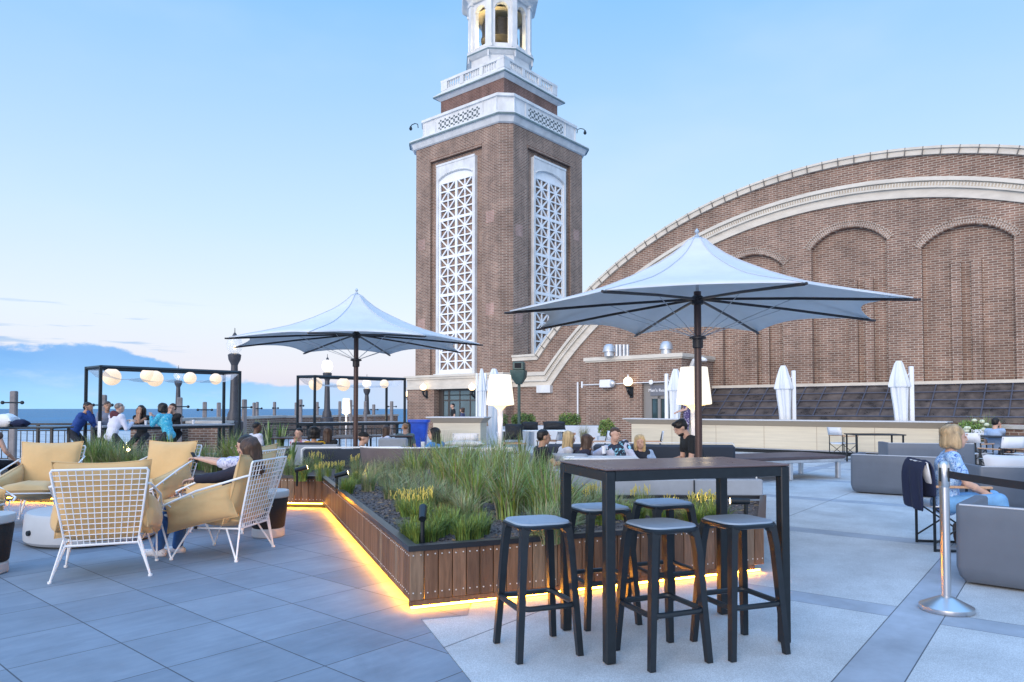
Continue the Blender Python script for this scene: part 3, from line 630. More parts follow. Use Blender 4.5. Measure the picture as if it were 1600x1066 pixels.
# pipe with speakers on the kiosk wall
zq = WP(952, 600, pcy)[1]
o = thing('wall_pipe', 'thin white pipe running along the kiosk wall above the door', 'pipe', WF(pcx, pcy, zq), WA)
b = MB(); xa = WP(912, 603, pcy)[0]-pcx; xb = WP(1062, 595, pcy)[0]-pcx; b.frus((xa, -.12, -.02), (xb, -.12, .03), .018, n=8); b.frus((xa, -.12, -.14), (xa, -.12, .12), .04, n=8); b.build('pipe', M_WHITE, o)
xc = WP(1020, 594, pcy)[0]-pcx; MB().lathe([(.03, -.03), (.09, -.02), (.09, .02), (.03, .03)], 16, M=TR((xc, -.14, .02), 0, R(90))).build('fitting', M_WHITE, o)
o = thing('floodlight', 'white rounded floodlight box on the pipe left of the globe sconce', 'light', WF(WP(953, 601, pcy)[0], pcy-.2, zq), WA)
MB().rbox(-.33, .2, -.1, .1, -.16, .16, .03).build('housing', M_WHITE, o); MB().ball((.22, 0, 0), (.16, .1, .15)).build('lens', M_GALV, o)
# roof vents
def vent(px, py, dd, r, h, label, capd=False):
    p = at(px, py, dd); z = pcz; o = thing('roof_vent', label, 'vent', (p.x, p.y, z), WA, 'vents on the kiosk roof')
    b = MB(); b.frus((0, 0, 0), (0, 0, h), r, n=16); b.build('pipe', M_GALV, o)
    if capd: MB().lathe([(r*.9, h-.1), (r*1.35, h-.1), (r*1.1, h+.12), (r*.7, h+.2)], 16).build('cowl', M_GALV, o)
vent(952, 552, 28.6, .2, .28, 'wide squat metal vent at the left end of the kiosk roof', True)
for i, (px, w_) in enumerate(((963.5, 'leftmost of the four slim pipes'), (969, 'second from left of the four slim pipes'), (975, 'third from left of the four slim pipes'), (980.5, 'rightmost of the four slim pipes'))):
    vent(px, 548, 28.5, .07, .46, w_+' on the kiosk roof')
vent(1041, 545, 27.6, .2, .3, 'large silver cowled vent at the right end of the kiosk roof', True)
o = thing('roof_camera', 'white curved fixture sticking out from the right corner of the kiosk', 'camera', WF(pcx+.1, pcy+.6, pcz-.55), WA)
b = MB(); b.tube([(0, 0, 0), (.2, -.1, .25), (.5, -.2, .32), (.75, -.3, .26)], [.1, .12, .1, .05], 8); b.build('arm', M_WHITE, o); MB().ball((.05, 0, -.02), .12).build('dome', M_BLACK, o)
# ================= PLANTER =================
wood = [mat('ipe wood %d' % i, c, .62, var=.28, vs=9, bump=.25, bs=40, stretch=(5, 5, .5), spec=.3) for i, c in enumerate(((.2, .108, .064), (.17, .09, .054), (.235, .13, .08), (.14, .076, .048), (.225, .15, .1)))]
M_LED = mat('warm LED strip', (1, .7, .3), .5, emit=(1, .36, .02), es=95)
M_SCREW = mat('screw heads', (.75, .75, .75), .35, metal=.6)
M_GRAVEL = mat('crushed basalt', (.05, .045, .045), .9, var=.6, vs=60, bump=1.0, bs=50, col2=(.12, .1, .095))
PC = g(640, 957).xy; PR = g(1195, 895).xy; PL = g(503, 795).xy; P3 = g(24, 785).xy
P4 = P3 + (P3-PL).normalized()*3.0
planter = thing('wooden_planter', 'long low planter clad in vertical ipe boards with black rim and glowing underside', 'planter')
front_dir = (PR-PC).normalized(); left_dir = (PL-PC).normalized()
BK = [(2.765, 7.86), (1.02, 7.9), (.46, 9.3), (.2, 11.5), (-2.2, 12.0), (P3.x, P3.y+1.35), (P4.x, P4.y+1.35)]
foot = [PC, PR] + [Vector(p) for p in BK] + [P4, P3, PL]
def inset(poly, d):
    n = len(poly); out = []; 
    for i in range(n):
        a, b_, c = Vector(poly[i-1]), Vector(poly[i]), Vector(poly[(i+1) % n])
        d1 = (b_-a).normalized(); d2 = (c-b_).normalized(); n1 = Vector((-d1.y, d1.x)); n2 = Vector((-d2.y, d2.x))
        k = (n1+n2); k = k/max(.3, k.dot(n1)); out.append((b_.x+k.x*d, b_.y+k.y*d))
    return out
MB().slab(inset(foot, .09), 0, .36).build('core', M_BLACK, planter, smooth=False)
MB().slab(inset(foot, .045), .36, .395).build('soil', M_GRAVEL, planter, smooth=False)
b = MB(); oi = inset(foot, -.012); ii = inset(foot, .055); n = len(foot)
for i in range(n):
    j = (i+1) % n; b.slab([oi[i], oi[j], ii[j], ii[i]], .415, .452)
b.build('rim', mat('black satin rim', (.02, .022, .028), .3, spec=.6), planter, smooth=False)
def clad(A, B_, name, kick=False):
    d = (B_-A).normalized(); ln = (B_-A).length; a = math.atan2(d.y, d.x); M_ = TR((A.x, A.y, 0), a); rnd = random.Random(int(ln*77))
    b = MB(); w_ = .098; k = max(1, round(ln/.102)); st = ln/k
    for i in range(k):
        b.rbox(i*st+.003, (i+1)*st-.004, 0, .022, .075, .415, .003, rnd.choice((0, 0, 1, 2, 1, 3, 4)), M_)
    s = b
    for i in range(k):
        for u in (.24, .76):
            for z in (.125, .385): s.ball(((i+u)*st, -.002, z+rnd.uniform(-.003, .003)), (.0055, .003, .0055), 6, 4, 5, M_)
    b.build('cladding', wood+[M_SCREW], planter, smooth=False)
    l = MB(); l.box(.02, ln-.02, *((.036, .046, .012, .024) if kick else (.048, .062, .056, .068)), 0, M_); l.build('led_strip', M_LED, planter, smooth=False)
    if kick: MB().box(-.0, ln-.1, .006, .03, .036, .072, 0, M_).build('kick_board', wood[0], planter, smooth=False)
clad(PC, PR, 'front', True); clad(PL, PC, 'left'); clad(P4, PL, 'rear')
a_ = Vector((-front_dir.y, front_dir.x))
# pebbles
M_PEB = [mat('pebble %d' % i, c, .85, var=.3, vs=20) for i, c in enumerate(((.05, .045, .05), (.11, .095, .09), (.2, .17, .16)))]
b = MB(); rnd = random.Random(3)
def inpoly(p, poly):
    c = False; n = len(poly)
    for i in range(n):
        x0, y0 = poly[i]; x1, y1 = poly[i-1]
        if (y0 > p[1]) != (y1 > p[1]) and p[0] < (x1-x0)*(p[1]-y0)/(y1-y0)+x0: c = not c
    return c
soil = inset(foot, .09); cnt = 0
while cnt < 7500:
    x = rnd.uniform(-3, 2.7); y = rnd.uniform(4.9, 10.5)
    if rnd.random() > (5.5/y)**2 or not inpoly((x, y), soil): continue
    s_ = rnd.uniform(.006, .017); z = .395 + rnd.uniform(-.002, .008); cnt += 1
    vs = [(x+s_*rnd.uniform(.6, 1.2)*dx, y+s_*rnd.uniform(.6, 1.2)*dy, z+s_*rnd.uniform(.5, .9)*dz) for dx, dy, dz in ((1, 0, 0), (-1, 0, 0), (0, 1, 0), (0, -1, 0), (0, 0, 1), (0, 0, -1))]
    b.add(vs, [(0, 2, 4), (2, 1, 4), (1, 3, 4), (3, 0, 4), (2, 0, 5), (1, 2, 5), (3, 1, 5), (0, 3, 5)], rnd.choice((0, 0, 1, 1, 2)))
for i in range(900):
    x = rnd.uniform(-3, 2.7); y = rnd.uniform(4.9, 9.5)
    if not inpoly((x, y), soil): continue
    a_ = rnd.uniform(0, 6.28); l_ = rnd.uniform(.02, .09); w_ = rnd.uniform(.0012, .003); z = .403+rnd.uniform(0, .01); dx, dy = math.cos(a_), math.sin(a_)
    b.add([(x-dy*w_, y+dx*w_, z), (x+dy*w_, y-dx*w_, z), (x+dx*l_*.5, y+dy*l_*.5, z+.008), (x+dx*l_, y+dy*l_, z-.002)], [(0, 1, 2), (0, 2, 3)], 3)
tag(b.build('planter_gravel', M_PEB+[mat('dry litter', (.3, .24, .14), .9)], smooth=False), 'dark crushed stone mulch between the grasses of the planter', 'gravel', kind='stuff')
# ---- plants
def leafmat(name, c, c2):
    m = mat(name, c, .5, var=.25, vs=3, col2=c2, spec=.35); b_ = m.node_tree.nodes['Principled BSDF']
    b_.inputs['Subsurface Weight'].default_value = 0
    return m
M_G1 = leafmat('fresh grass', (.12, .24, .05), (.25, .4, .1)); M_G2 = leafmat('grey green grass', (.17, .24, .11), (.33, .4, .22)); M_G3 = leafmat('dry straw', (.28, .24, .14), (.4, .34, .2)); M_G4 = leafmat('yellow green', (.14, .2, .03), (.26, .3, .06)); M_G5 = leafmat('dark green', (.035, .08, .025), (.07, .13, .04)); M_FL = mat('yellow bloom', (.6, .5, .12), .6)
GM = [M_G1, M_G2, M_G3, M_G4, M_G5, M_FL]
def blade(b, base, a, h, lean, w_, m, seg=4, curl=1.0):
    dx, dy = math.cos(a), math.sin(a); px_, py_ = -dy, dx; vs = []
    for i in range(seg+1):
        t_ = i/seg; r = lean*h*(t_**(1+curl)); z = h*t_*(1-.28*lean*t_*curl)
        ww_ = w_*(1-t_**1.6)+.0004
        for s_ in (-1, 1): vs.append((base[0]+dx*r+px_*ww_*s_, base[1]+dy*r+py_*ww_*s_, base[2]+z+ (ww_*.3 if s_ > 0 else 0)))
    b.add(vs, [(2*i, 2*i+1, 2*i+3, 2*i+2) for i in range(seg)], m)
def tuft(n, h, rad, w_, mats, lean=(.2, .9), seed=0, curl=1.2, bloom=0):
    rnd = random.Random(seed); b = MB()
    for i in range(n):
        a = rnd.uniform(0, 2*PI); r = rad*rnd.random()**.5; m = rnd.choice(mats)
        blade(b, (r*math.cos(a), r*math.sin(a), 0), a+rnd.gauss(0, .5), h*rnd.uniform(.5, 1.08), rnd.uniform(*lean)*rnd.random()**.4, w_*rnd.uniform(.6, 1.2), m, 5, curl)
    for i in range(bloom):
        a = rnd.uniform(0, 2*PI); r = rad*rnd.random(); x, y = r*math.cos(a)*1.6, r*math.sin(a)*1.6; hh = h*rnd.uniform(.8, 1.05)
        blade(b, (x*.5, y*.5, 0), a, hh, .25, .002, 3, 3)
        for k in range(5): b.ball((x*.5+.25*hh*math.cos(a)+rnd.gauss(0, .004), y*.5+.25*hh*math.sin(a)+rnd.gauss(0, .004), hh*(.95-.05*k)), (.006, .006, .01), 5, 3, 5)
    me = b.me('tuft', GM, False); return me
T_TALL = [tuft(170, .64, .10, .0055, [0, 0, 1, 1, 2, 3], (.1, 1.05), s) for s in range(6)]
T_FINE = [tuft(280, .38, .09, .0028, [1, 1, 1, 2, 2, 0, 4], (.3, 1.5), 10+s) for s in range(6)]
T_LOW = [tuft(260, .19, .07, .0028, [3, 0, 3, 4], (.2, .9), 20+s) for s in range(3)]
T_BLOOM = [tuft(120, .3, .08, .003, [3, 1, 3, 0], (.2, .8), 30+s, bloom=16) for s in range(3)]
T_LEAF = [tuft(26, .55, .06, .02, [0, 4, 1], (.1, .55), 40+s, 1.0) for s in range(3)]
GRASS_N = [0]; GRASS_L = {}
REGION = ((330, 'in the planter behind the tan armchairs'), (400, 'behind the occupied armchairs'), (545, 'at the rear corner of the planter'), (640, 'in the left part of the main planter'), (720, 'left of centre in the main planter'), (790, 'in the centre of the main planter'), (885, 'by the left end of the bar table'), (1010, 'behind the left hand stools'), (1700, 'behind the right hand stools'))
def grass(px, py, kind, sc, name='ornamental_grass', label=None, z=.392, cat='grass', grp=None, d=None):
    lib, lab, gp = {'tall': (T_TALL, 'clump of tall green ornamental grass in the wooden planter', 'tall green grass clumps in the planter'),
        'fine': (T_FINE, 'fine grey green grass clump spilling over the gravel of the planter', 'fine grey green grass clumps in the planter'),
        'low': (T_LOW, 'low bright green spiky tuft in the planter gravel', 'low green tufts in the planter'),
        'bloom': (T_BLOOM, 'yellow green flowering tuft in the wooden planter', 'yellow flowering tufts in the planter'),
        'leaf': (T_LEAF, 'broad leaved upright green plant in the planter behind the armchairs', 'broad leaved plants behind the armchairs')}[kind]
    p = g(px, py, z) if d is None else at(px, py, d)
    r = random.Random(GRASS_N[0]*13+5); GRASS_N[0] += 1
    o = bpy.data.objects.new(name, r.choice(lib)); COL.objects.link(o); o.location = (p.x, p.y, z if d is None else z); o.rotation_euler = (r.uniform(-.06, .06), r.uniform(-.06, .06), r.uniform(0, 6.28)); s_ = sc*r.uniform(.88, 1.12); o.scale = (s_, s_, sc*r.uniform(.9, 1.15))
    if label is None: GRASS_L.setdefault((kind, [q_ for x_, q_ in REGION if px < x_][0]), []).append((px, o))
    return tag(o, label or lab, cat, grp or gp, 'thing')
for px, py in ((640, 750), (655, 752), (684, 757), (700, 765), (722, 758), (745, 770), (768, 785), (742, 800), (785, 765), (805, 790), (828, 800), (760, 756), (795, 812), (812, 772), (718, 775), (690, 740), (778, 740), (735, 735), (815, 745)): grass(px, py, 'tall', .98 if 680 < px < 830 else .86)
for px, py in ((852, 815), (842, 800), (866, 826)): grass(px, py, 'tall', 1.0)
for px, py in ((560, 748), (585, 752), (600, 760), (620, 765), (575, 768), (640, 772), (610, 780), (655, 785), (632, 792), (675, 790), (700, 795), (715, 800), (690, 775), (645, 755), (618, 748), (728, 815), (860, 850), (880, 840), (842, 842), (598, 742), (665, 765)): grass(px, py, 'fine', .85)
for px, py in ((545, 765), (541, 772), (556, 757), (742, 842), (725, 848), (670, 846), (682, 840), (650, 850), (700, 835), (752, 835), (640, 842), (690, 822), (710, 828), (636, 808), (655, 815)): grass(px, py, 'low', 1.0)
for px, py in ((630, 800), (648, 808), (668, 806), (655, 795), (512, 745), (500, 752), (530, 742), (580, 735), (555, 735), (610, 735)): grass(px, py, 'bloom', .8)
for px, py, k, s_ in ((905, 808, 'bloom', .95), (925, 805, 'fine', .8), (900, 820, 'fine', .9), (960, 808, 'fine', .7), (975, 812, 'low', 1), (1000, 800, 'bloom', .8), (995, 815, 'low', 1.1), (1050, 812, 'bloom', .7), (1070, 818, 'fine', .6), (1092, 812, 'bloom', .85), (1110, 815, 'bloom', .9), (1125, 820, 'low', 1.1), (1030, 820, 'low', 1), (940, 820, 'low', 1.1), (890, 795, 'fine', .9), (930, 792, 'bloom', .9), (1085, 822, 'low', 1), (1010, 806, 'fine', .6)): grass(px, py, k, s_)
for px, py, k, s_ in ((470, 752, 'low', 1.3), (452, 745, 'fine', .9), (440, 740, 'bloom', 1), (480, 738, 'fine', .9), (495, 735, 'bloom', 1.1), (515, 730, 'tall', .6), (535, 728, 'bloom', 1), (455, 730, 'leaf', .9), (430, 735, 'tall', .7), (425, 725, 'leaf', .9), (390, 735, 'tall', .85), (368, 735, 'tall', 1.05), (358, 735, 'tall', 1.0), (374, 738, 'tall', .95), (345, 735, 'fine', 1.2), (330, 738, 'fine', 1.1), (315, 735, 'leaf', .9), (322, 735, 'tall', .7)): grass(px, py, k, s_)
for px, py, k, s_ in ((265, 735, 'leaf', 1.15), (255, 735, 'leaf', 1.05), (240, 738, 'leaf', 1.1), (228, 732, 'fine', 1.2), (215, 736, 'fine', 1.25), (200, 733, 'tall', .85), (190, 737, 'fine', 1.3), (180, 735, 'tall', .95), (170, 737, 'fine', 1.3), (160, 733, 'tall', 1.0), (150, 736, 'tall', 1.05), (142, 736, 'tall', .95), (135, 735, 'tall', .9), (120, 736, 'fine', 1.2), (105, 736, 'fine', 1.1), (205, 740, 'low', 1.6), (245, 742, 'fine', 1.2), (280, 737, 'fine', 1.1), (290, 735, 'tall', .8), (305, 733, 'tall', .7)): grass(px, py, k, s_)
ORD = 'first second third fourth fifth sixth seventh eighth ninth tenth eleventh twelfth thirteenth fourteenth fifteenth'.split()
SHORT = {'tall': 'tall grass clumps', 'fine': 'fine grass clumps', 'low': 'low green tufts', 'bloom': 'yellow flowered tufts', 'leaf': 'broad leaved plants'}
for (kd, rg), L__ in GRASS_L.items():
    L__.sort(key=lambda q_: q_[0])
    for i, (_, o) in enumerate(L__): o['label'] = (ORD[i]+' from left of the ' if len(L__) > 1 else 'only one of the ')+SHORT[kd]+' '+rg
# ---- spike lights
M_GLOW = mat('glowing spotlight lens', (1, .9, .7), .3, emit=(1, .72, .35), es=18)
def spike(loc, az, tilt, label, h=.2, lit=True, power=3.0):
    o = thing('spike_light', label, 'spotlight', loc, az, 'black spike spotlights in the planter')
    MB().frus((0, 0, 0), (0, 0, h), .016, n=10).build('stake', M_BLACK, o)
    M_ = TR((0, 0, h+.01), 0, tilt)
    MB().frus((0, -.03, 0), (0, .13, 0), .026, .03, 14, 0, M_).build('lamp_head', M_BLACK, o)
    MB().frus((0, .128, 0), (0, .133, 0), .024, .024, 12, 0, M_).build('lens', M_GLOW, o)
    if lit:
        s = bpy.data.lights.new('spot_lamp', 'SPOT'); s.energy = power; s.color = (1, .7, .32); s.spot_size = R(80); s.spot_blend = .6; s.shadow_soft_size = .02
        so_ = bpy.data.objects.new('spot_lamp', s); COL.objects.link(so_); so_.parent = o
        so_.matrix_local = TR((0, 0, h+.01), 0, tilt) @ Matrix.Translation((0, .145, 0)) @ Matrix.Rotation(R(90), 4, 'X')
    return o
gp = g(660, 853, .395); spike(gp, R(5), R(25), 'black spike spotlight at the front corner of the planter, lighting the grass', .2, True, 18)
gp = g(526, 771, .395); spike(gp, R(-70), R(14), 'black spike spotlight by the long left rim of the planter', .2, True, 12)
gp = g(464, 760, .395); spike(gp, R(-70), R(14), 'black spike spotlight beside the side table behind the wire armchair', .2, True, 12)
gp = g(1166, 822, .395); spike(gp, R(80), R(0), 'black spike spotlight at the right end of the planter behind the bar table', .2, True, 14)
gp = g(204, 733, .395); spike(gp, R(190), R(25), 'small glowing spotlight among plants behind the tan armchairs', .26, True, 8)
gp = g(531, 722, .395); spike(gp, R(185), R(20), 'small glowing spotlight in front of the man in the cap', .14, True, 5)
# ================= BAR TABLE =================
fl, fr, bl_, br_ = [g(*q).xy for q in ((945, 1033), (1208, 1002), (893, 986), (1142, 960))]
c0 = (fl+fr+bl_+br_)/4; tang = math.atan2((fr-fl).y, (fr-fl).x)
bt = thing('bar_table', 'tall rectangular bar table with slim dark top and four square black legs', 'table', (c0.x, c0.y, 0), tang)
hx, hy = .575, .315; TZ = 1.065
b = MB(); b.rbox(-hx-.03, hx+.03, -hy-.03, hy+.03, TZ-.012, TZ, .004); b.build('tabletop', mat('brown matt table top', (.13, .085, .08), .3, var=.1, vs=4, spec=.6), bt, smooth=False)
b = MB(); hh = .058
for y0_, y1_ in ((-hy-.026, -hy), (hy, hy+.026)): b.box(-hx+.03, hx-.03, y0_, y1_, TZ-.012-hh, TZ-.014)
for x0_, x1_ in ((-hx-.026, -hx), (hx, hx+.026)): b.box(x0_, x1_, -hy+.03, hy-.03, TZ-.012-hh, TZ-.014)
b.build('apron', M_BLACK, bt, smooth=False)
for sx_ in (-1, 1):
    for sy_ in (-1, 1): MB().rbox(sx_*hx-.029, sx_*hx+.029, sy_*hy-.029, sy_*hy+.029, 0, TZ-.014, .005).build('leg', M_BLACK, bt, smooth=False)
# ================= STOOLS =================
M_STOOL = mat('charcoal stool plastic', (.008, .013, .019), .38, var=.2, vs=20, spec=.5)
M_SEAT = mat('sky sheen seat top', (.27, .34, .42), .5, var=.1, vs=4, spec=.55)  # sky reflection on the seat tops, put into the base colour
st0 = thing('bar_stool', 'x', 'stool', (0, 0, 0), 0, 'charcoal bar stools around the bar table')
def rsq(h, r, z, n=5):
    out = []
    for qx, qy, a0 in ((1, 1, 0), (-1, 1, PI/2), (-1, -1, PI), (1, -1, 1.5*PI)):
        for i in range(n+1):
            a = a0+PI/2*i/n; out.append((qx*(h-r)+r*math.cos(a), qy*(h-r)+r*math.sin(a), z))
    return out
b = MB(); b.loft([rsq(.155, .08, .712), rsq(.172, .09, .72), rsq(.176, .09, .735), rsq(.17, .09, .741)]); b.build('seat', M_STOOL, st0)
b = MB(); b.loft([rsq(.167, .09, .739), rsq(.161, .085, .75), rsq(.12, .07, .7475), rsq(.02, .012, .745)]); b.build('seat_pad', M_SEAT, st0)
for sx_ in (1, -1):
    for sy_ in (1, -1):
        def sq(x, y, z, h): return [(x+a*h, y+c_*h, z) for a, c_ in ((1, 1), (-1, 1), (-1, -1), (1, -1))]
        b = MB(); b.loft([sq(sx_*.185, sy_*.185, 0, .017), sq(sx_*.165, sy_*.165, .3, .019), sq(sx_*.146, sy_*.146, .6, .021), sq(sx_*.135, sy_*.135, .69, .022), sq(sx_*.115, sy_*.115, .735, .035)]); b.build('leg', M_STOOL, st0, smooth=False)
b = MB(); ring_ = []
for x, y, z in rsq(.172, .05, .29, 4): ring_.append((x, y, z-.03+.03*abs(x*y)/.028))
b.tube(ring_, .0165, 8, closed=True); b.build('foot_ring', M_STOOL, st0)
stools = [((.146, 4.22), R(21), 'bar stool at the left front corner of the bar table, beside the planter corner'), ((.845, 4.10), R(22), 'bar stool in the front row, middle of the near side of the bar table'), ((1.33, 4.25), R(20), 'bar stool at the right front corner of the bar table'), ((.585, 4.80), R(20), 'bar stool behind the left end of the bar table, against the planter boards'), ((1.06, 5.04), R(20), 'bar stool behind the middle of the bar table, against the planter boards')]
st0.location = (*stools[0][0], 0); st0.rotation_euler = (0, 0, stools[0][1]); st0['label'] = stools[0][2]
for (xy, a, lb) in stools[1:]: dup(st0, (*xy, 0), a, lb)
# ================= PARASOLS =================
M_CANVAS = mat('pale grey parasol canvas', (.76, .79, .82), .85, var=.06, vs=2, bump=.3, bs=3.5)
t = M_CANVAS.node_tree; b_ = t.nodes['Principled BSDF']; tr = t.nodes.new('ShaderNodeBsdfTranslucent'); tr.inputs[0].default_value = (.78, .8, .82, 1); mxs = t.nodes.new('ShaderNodeMixShader'); mxs.inputs[0].default_value = .26
t.links.new(b_.outputs[0], mxs.inputs[1]); t.links.new(tr.outputs[0], mxs.inputs[2]); t.links.new(mxs.outputs[0], [n_ for n_ in t.nodes if n_.type == 'OUTPUT_MATERIAL'][0].inputs[0])
M_POLE = mat('brown bronze pole', (.085, .05, .045), .4, metal=.3, spec=.5)
M_SEAM = mat('grey seam tape', (.5, .54, .6), .8)
M_RIB = mat('dark rib', (.03, .025, .028), .45)
def parasol(loc, R_, zt_, rz, label):
    o = thing('open_parasol', label, 'parasol', loc, rz, 'large open parasols')
    prof = [(.03, .97), (.05, .945), (.085, .86), (.15, .74), (.21, .65), (.28, .565), (.37, .46), (.46, .37), (.55, .29), (.65, .22), (.75, .155), (.86, .09), (1.0, 0)]
    vs = []; fs = []; nr = len(prof); seg = 8; sub = 8; n = seg*sub
    for (s_, z) in prof:
        for i in range(n):
            k, u = divmod(i, sub); t_ = u/sub; A = R(22.5+45*k); B_ = A+R(45)
            pa_ = Vector((math.cos(A), math.sin(A))); pb_ = Vector((math.cos(B_), math.sin(B_))); p = pa_.lerp(pb_, t_)
            e = 4*t_*(1-t_); p = p*(1-.13*e*s_**3)
            zz = z - .0 + .07*e*s_*s_*(1) - .05*e*s_*(1-s_)
            vs.append((p.x*s_*R_, p.y*s_*R_, zt_+zz))
    for i in range(nr-1):
        for j in range(n): fs.append((i*n+j, i*n+(j+1) % n, (i+1)*n+(j+1) % n, (i+1)*n+j))
    fs.append(tuple(range(n)))
    b = MB(); b.add(vs, fs); cnp = b.build('canopy', M_CANVAS, o)
    sm = cnp.modifiers.new('s', 'SOLIDIFY'); sm.thickness = .004
    # underside panels joining the hub (double skin near the tips)
    MB().frus((0, 0, zt_+.93), (0, 0, zt_+.985), .10, .06, 16).build('cap', M_GALV, o)
    MB().lathe([(.012, .95), (.035, 1.0), (.012, 1.03), (.03, 1.06), (.008, 1.1)], 10, (0, 0, zt_)).build('finial', M_GALV, o)
    for k in range(8):
        A = R(22.5+45*k); c, s_ = math.cos(A), math.sin(A); b = MB()
        b2 = MB(); b2.tube([(c*q_*R_*1.0, s_*q_*R_*1.0, zt_+z_+.004) for q_, z_ in prof], .007, 5); b2.build('seam', M_SEAM, cnp)
        p0_ = (c*.07, s_*.07, zt_+.2); p1_ = (c*(R_+.03), s_*(R_+.03), zt_-.02)
        b.tube([p0_, (c*R_*.5, s_*R_*.5, zt_+.105), p1_], .0175, 6); b.frus(p1_, (c*(R_+.07), s_*(R_+.07), zt_-.02), .015, n=6); b.build('rib', M_RIB, o)
        MB().tube([(c*.06, s_*.06, zt_-.27), (c*R_*.48, s_*R_*.48, zt_+.10)], .005, 5).build('stay', M_GALV, o)
    MB().frus((0, 0, 0), (0, 0, zt_+.3), .045, n=16).build('pole', M_POLE, o)
    b = MB(); b.lathe([(.05, .13), (.075, .14), (.075, .23), (.05, .25)], 16, (0, 0, zt_)); b.build('hub', M_RIB, o)
    b = MB(); b.lathe([(.046, -.42), (.065, -.41), (.065, -.31), (.105, -.3), (.105, -.275), (.06, -.26)], 16, (0, 0, zt_)); b.build('runner', M_RIB, o)
    b = MB(); b.frus((0, 0, zt_+.3), (0, 0, zt_+.95), .02, n=8); b.build('mast_tip', M_GALV, o)
    MB().lathe([(.3, 0), (.3, .04), (.1, .06), (.06, .3), (.046, .32)], 20).build('base', M_BLACK, o)
    return o
p1 = parasol(((1091-800)/1120*9.0, 9.0, 0), 2.39, 2.57, R(-13.7), 'large pale open parasol on a brown pole behind the bar table')
p2 = parasol(((556-800)/1120*13.74, 13.74, 0), 2.39, 2.61, R(17), 'large pale open parasol further away, left of the tower')
# ================= FLOOR LAMPS =================
M_SHADE = mat('glowing lamp shade', (.7, .66, .58), .6, emit=(1, .82, .56), es=.78)
M_LAMPW = mat('white lamp plastic', (.8, .78, .8), .4, emit=(1, .85, .8), es=.05)
def lamp(loc, label, s_=1.0):
    o = thing('floor_lamp', label, 'lamp', loc, 0, 'outdoor floor lamps with tapered shades'); o.scale = (s_, s_, s_)
    b = MB(); b.lathe([(.245, 0), (.278, .01), (.28, .03), (.215, .6), (.205, .605)], 32, (0, 0, 1.46)); b.build('lamp_shade', M_SHADE, o)
    b = MB(); b.lathe([(.05, 1.2), (.06, 1.38), (.12, 1.44), (.24, 1.465)], 20); b.build('shade_holder', mat('yellow lit holder', (.9, .75, .4), .5, emit=(1, .7, .25), es=.6), o)
    b = MB(); b.lathe([(.14, 0), (.14, .03), (.06, .07), (.05, .2), (.042, .7), (.06, 1.38)], 20); b.build('stem', M_LAMPW, o)
    pl = bpy.data.lights.new('shade_light', 'POINT'); pl.energy = 14; pl.color = (1, .75, .42); pl.shadow_soft_size = .25
    po = bpy.data.objects.new('shade_light', pl); COL.objects.link(po); po.parent = o; po.location = (0, 0, 1.3)
    return o
lamp(((781.5-800)/1120*14.3, 14.3, 0), 'tall glowing white floor lamp in front of the tower, beside folded parasols')
lamp(((1084.5-800)/1120*11.6, 11.6, 0), 'tall glowing floor lamp directly behind the near parasol pole')
o = lamp(((541-800)/1120*24, 24, 0), 'small distant glowing lamp left of the far parasol pole', .84); o.scale = (.5, .5, .84)
# ================= STANCHION =================
sp_ = g(1479, 953); so_ = thing('queue_stanchion', 'brushed steel queue post with retractable black belt on a round base', 'stanchion', sp_, 0)
MB().lathe([(.17, 0), (.172, .012), (.17, .03), (.06, .085), (.035, .095)], 40).build('base', M_ALU, so_)
MB().frus((0, 0, .09), (0, 0, .86), .031, n=24).build('post', M_ALU, so_)
MB().lathe([(.031, .85), (.036, .86), (.036, 1.0), (.03, 1.02), (.02, 1.03)], 24).build('head', M_ALU, so_)
b = MB()
for a in (0, 90, 180, 270): b.rbox(-.008, .008, -.039, -.034, .89, .985, .003, 0, rotz(R(a+20)))
b.build('belt_slot', M_BLACK, so_)
e = Vector((3.62, 3.3, 0))-sp_; ea = math.atan2(e.y, e.x); el_ = e.length
b = MB(); n = 10
for i in range(n):
    a0, a1 = .035+(el_-.07)*i/n, .035+(el_-.07)*(i+1)/n; sg0, sg1 = -.03*4*(i/n)*(1-i/n), -.03*4*((i+1)/n)*(1-(i+1)/n)
    b.add([(a0, -.002, .915+sg0), (a1, -.002, .915+sg1), (a1, -.002, .965+sg1), (a0, -.002, .965+sg0), (a0, .002, .915+sg0), (a1, .002, .915+sg1), (a1, .002, .965+sg1), (a0, .002, .965+sg0)], [(0, 1, 2, 3), (4, 5, 6, 7), (3, 2, 6, 7), (0, 1, 5, 4)], 0, rotz(ea))
b.build('belt', mat('black belt webbing', (.012, .014, .02), .8), so_, smooth=False)
